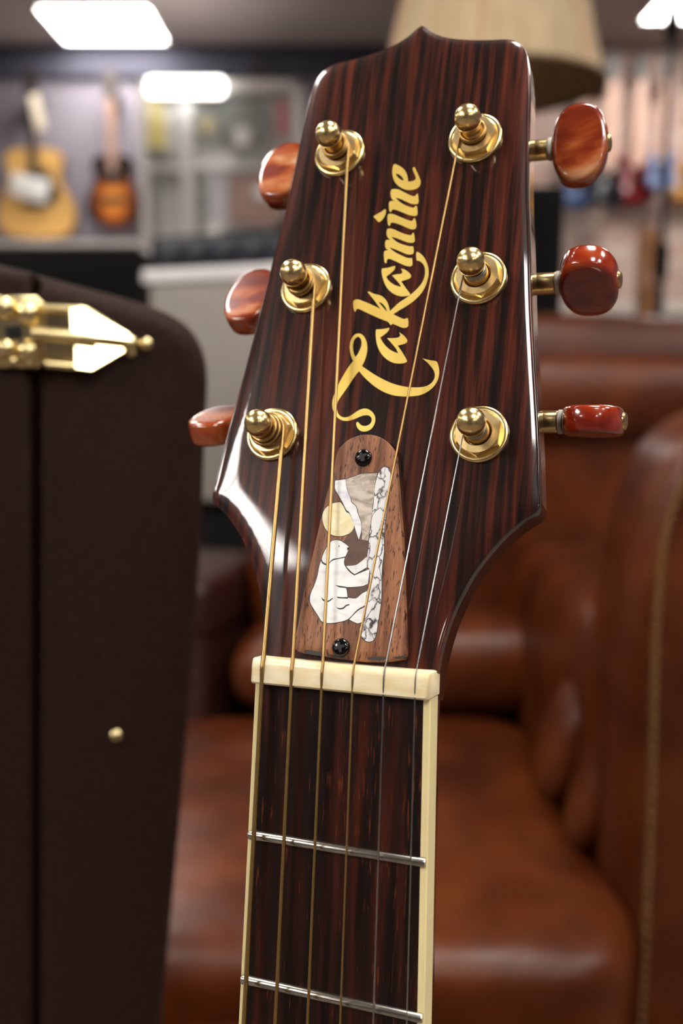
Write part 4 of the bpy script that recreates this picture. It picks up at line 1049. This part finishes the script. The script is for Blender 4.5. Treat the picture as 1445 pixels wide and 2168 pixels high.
g1 = wall_acoustic('acoustic_guitar', 'natural blonde acoustic guitar hanging leftmost on the wall', 'black wall hook holding the natural blonde guitar', 84, 150, 507, 152, 0.54, M_nat, guard=[(0.05, 0.62), (0.3, 0.80), (0.42, 0.70), (0.62, 0.50), (0.52, 0.38), (0.2, 0.46)])
g2 = wall_acoustic('acoustic_guitar', 'small sunburst acoustic guitar hanging on the wall', 'black wall hook holding the sunburst guitar', 246, 148, 482, 108, 0.46, m_burst(), small=True)
g3 = wall_acoustic('acoustic_guitar', 'guitar on the wall with only its dark headstock showing above the display case', 'black wall hook holding the guitar behind the display case', 552, 130, 480, 130, 0.5, M_sideb)
c1 = at(62, 398, WB - 0.21)
cd = box('price_card', (-0.11, -0.003, -0.065), (0.11, 0.003, 0.065), M_white, None, 0.0015); cd.location = c1; cd.rotation_euler = (0, RAD(14), 0)
tag(cd, 'white price card resting on the blonde acoustic guitar', 'price card')
t1 = at(78, 238, WB - 0.20)
tg = box('swing_tag', (-0.03, -0.002, -0.10), (0.03, 0.002, 0.10), flat('cream_card', (222, 208, 186), 0.6), None, 0.001); tg.location = t1; tg.rotation_euler = (0, RAD(-10), 0)
tag(tg, 'cream swing tag hanging from the neck of the blonde guitar', 'tag')

EL = [(0, 0.02), (0.5, 0.0), (0.9, 0.1), (1.0, 0.28), (0.86, 0.46), (0.78, 0.58), (0.9, 0.74), (0.95, 0.92), (0.8, 1.0), (0.6, 0.93), (0.35, 0.80)]
def wall_electric(label, uc, vbot, vbody, vtop, wpx, col, Y=WB - 0.10):
    bot = at(uc, vbot, Y); bl = at(uc, vbody, Y).z - bot.z; Lg = at(uc, vtop, Y).z - bot.z
    hwid = wpx / 2 / FPX * Y * 1.05
    g = empty('electric_guitar', (bot.x, Y, bot.z)); tag(g, label, 'guitar', 'electric guitars on the brick wall')
    o = [(x * hwid, y * bl) for x, y in EL]; o = o + [(-x, y * 0.97) for x, y in o[::-1] if x > 0]
    o = [tuple(q) for q in catmull(o, 3, 70)]
    xf = lambda x, z, d: (x, -d, z)
    link('body', prism('body', o, -0.022, 0.022, xf, smooth=50, sc=1.0, rings=[(0, 0.015), (0.003, 0.02), (0.008, 0.022)]), flat('lacquer', col, 0.2, coat=0.8, var=0.1), g)
    nk = [(-0.027, bl * 0.7), (0.027, bl * 0.7), (0.022, Lg - 0.16), (-0.022, Lg - 0.16)]
    link('neck', prism('neck', nk, 0.01, 0.032, xf, smooth=0, sc=1.0), flat('maple_neck', (196, 158, 138), 0.5), g)
    hd = [(-0.022, Lg - 0.165), (0.022, Lg - 0.165), (0.04, Lg - 0.1), (0.03, Lg), (-0.03, Lg - 0.02), (-0.035, Lg - 0.12)]
    link('headstock', prism('headstock', hd, 0.005, 0.022, xf, smooth=0, sc=1.0), M_dark, g)
    for k, f_ in enumerate((0.3, 0.52)):
        link('pickup', prism('pickup', [(-0.04, bl * f_), (0.04, bl * f_), (0.04, bl * f_ + 0.03), (-0.04, bl * f_ + 0.03)], 0.02, 0.03, xf, smooth=0, sc=1.0), M_black, g)
    box('wall_bracket', (-0.02, 0, Lg - 0.19), (0.02, WB - Y, Lg - 0.15), M_hook, g)
wall_electric('dark red electric guitar hanging on the brick wall', 1342, 432, 322, 110, 78, (120, 16, 24))
wall_electric('black electric guitar hanging between the blue and red ones', 1283, 440, 335, 110, 62, (22, 22, 30), WB - 0.19)
wall_electric('blue electric guitar behind the top right tuner button', 1226, 440, 305, 90, 64, (66, 96, 150))
wall_electric('pale blue electric guitar right of the dark red one', 1398, 400, 322, 110, 56, (110, 132, 176), WB - 0.19)
wall_electric('amber electric guitar cut by the right edge of the picture', 1452, 430, 320, 110, 64, (176, 122, 50))

# ================================================================== glazed display case on the wall
DY = 5.35; DB = DY + 0.24
d0 = at(300, 522, DY); d1 = at(640, 168, DY)
dx0, dx1, dz0, dz1 = d0.x, d1.x, d0.z, d1.z
dc = empty('display_case', ((dx0 + dx1) / 2, DY + 0.12, dz0))
tag(dc, 'white framed glass display case left of the headstock', 'display case')
def dl(x0, y0, z0, x1, y1, z1): return ((x0 - dc.location.x, y0 - dc.location.y, z0 - dz0), (x1 - dc.location.x, y1 - dc.location.y, z1 - dz0))
M_back = flat('display_back', (222, 220, 210), 0.7, var=0.2, scale=5)
M_frame2 = flat('display_frame', (236, 230, 224), 0.4)
a = dl(dx0, DB - 0.012, dz0, dx1, DB, dz1); box('back_panel', a[0], a[1], M_back, dc)
for nm, q in (('frame_rail', (dx0, DY, dz1 - 0.05, dx1, DB, dz1)), ('frame_rail', (dx0, DY, dz0, dx1, DB, dz0 + 0.035)), ('frame_stile', (dx0, DY, dz0, dx0 + 0.04, DB, dz1)), ('frame_stile', (dx1 - 0.05, DY, dz0, dx1, DB, dz1))):
    a = dl(*q); box(nm, a[0], a[1], M_frame2, dc, 0.01)
box('base_cabinet', (-(dx1 - dx0) / 2, -0.12, -dz0), ((dx1 - dx0) / 2, 0.12, -0.002), M_frame2, dc, 0.01)
xm = at(398, 400, DY).x
a = dl(xm - 0.03, DY - 0.012, dz0, xm + 0.03, DY + 0.02, dz1 - 0.1); box('mullion', a[0], a[1], M_white, dc, 0.004)
zs = at(500, 352, DY).z
a = dl(dx0 + 0.04, DY + 0.02, zs - 0.01, dx1 - 0.05, DB - 0.012, zs + 0.01); box('shelf', a[0], a[1], M_frame2, dc)
t = NT('clear_glass'); t.set(Base_Color=(0.8, 0.85, 0.85, 1), Roughness=0.05, Alpha=0.1)
a = dl(dx0 + 0.03, DY + 0.004, dz0 + 0.03, dx1 - 0.04, DY + 0.008, dz1 - 0.04); box('glass_pane', a[0], a[1], t.m, dc)
M_glow = NT('display_glow'); M_glow.set(Emission_Color=(1, 0.97, 0.93, 1), Emission_Strength=3.5); M_glow = M_glow.m
p0 = at(312, 184, DY - 0.07); p1 = at(474, 184, DY - 0.07)
tl_ = empty('glowing_strip', ((p0.x + p1.x) / 2, DY - 0.07, p0.z)); tag(tl_, 'bright white glowing strip along the top of the display case', 'strip light')  # emissive strip for the bright band at the top of the case
w_ = (p1.x - p0.x) / 2
box('diffuser', (-w_, -0.03, -0.04), (w_, 0.03, 0.04), M_glow, tl_, 0.02, 3); box('bracket', (-w_ * 0.9, 0.025, -0.04), (w_ * 0.9, 0.068, 0.035), M_frame2, tl_, 0.004)
def item(name, px, d, col, label, cat, Y=DY + 0.08, rough=0.5, bev=0.006):
    a0 = at(px[0], px[3], Y); a1 = at(px[2], px[1], Y)
    o = box(name, (-(a1.x - a0.x) / 2, -d / 2, 0), ((a1.x - a0.x) / 2, d / 2, a1.z - a0.z), flat(name + '_paint', col, rough, var=0.12, scale=12), None, bev, 2, ((a0.x + a1.x) / 2, Y, a0.z))
    return tag(o, label, cat)
item('yellow_box', (316, 198, 352, 316), 0.05, (255, 226, 110), 'yellow box at the left end of the display case', 'box', DY + 0.07)
item('white_box', (354, 200, 382, 330), 0.05, (236, 232, 226), 'white box beside the yellow one in the display case', 'box', DY + 0.07)
item('red_banner', (586, 212, 610, 288), 0.02, (214, 96, 100), 'red strip at the right end of the display case', 'banner', DY + 0.05)
item('brown_carton', (486, 372, 592, 476), 0.06, (178, 124, 100), 'brown carton on the lower shelf of the display case', 'box')
item('grey_carton', (468, 222, 560, 300), 0.06, (112, 112, 102), 'dark grey carton on the upper shelf of the display case', 'box', DY + 0.1)
item('pale_carton', (412, 318, 500, 350), 0.06, (206, 202, 194), 'pale low carton on the upper shelf of the display case', 'box', DY + 0.09)
item('white_board', (440, 364, 482, 500), 0.03, (236, 234, 238), 'upright white panel on the lower shelf of the display case', 'board', DY + 0.09)
item('ochre_tin', (424, 252, 456, 280), 0.05, (206, 184, 110), 'small ochre tin on the upper shelf of the display case', 'tin', DY + 0.04)
def disc(u, v, r, col, label, emis=0):
    p = at(u, v, DY + 0.05)
    me = lathe('disc', [(0, 0), (r, 0), (r * 0.97, 0.012), (r * 0.5, 0.018), (0.0001, 0.018)], 28)
    o = link('cymbal', me, flat('disc_metal', col, 0.3, 0.2)); o.location = p; o.rotation_euler = (RAD(80), 0, 0); tag(o, label, 'cymbal')
disc(515, 288, 0.05, (232, 226, 218), 'round white disc on the upper shelf of the display case')
disc(556, 405, 0.05, (222, 212, 200), 'round pale disc against the brown carton')
disc(456, 488, 0.045, (255, 250, 240), 'disc put in for a bright highlight at the foot of the white panel')  # solid disc for a blurred highlight, brightness put into its colour
pc = at(150, 508, WB - 0.3)
lg = struct('trim_2', (XL, WB - 0.32, pc.z - 0.03), (dx0 - 0.05, WB - 0.001, pc.z - 0.005), M_frame2)
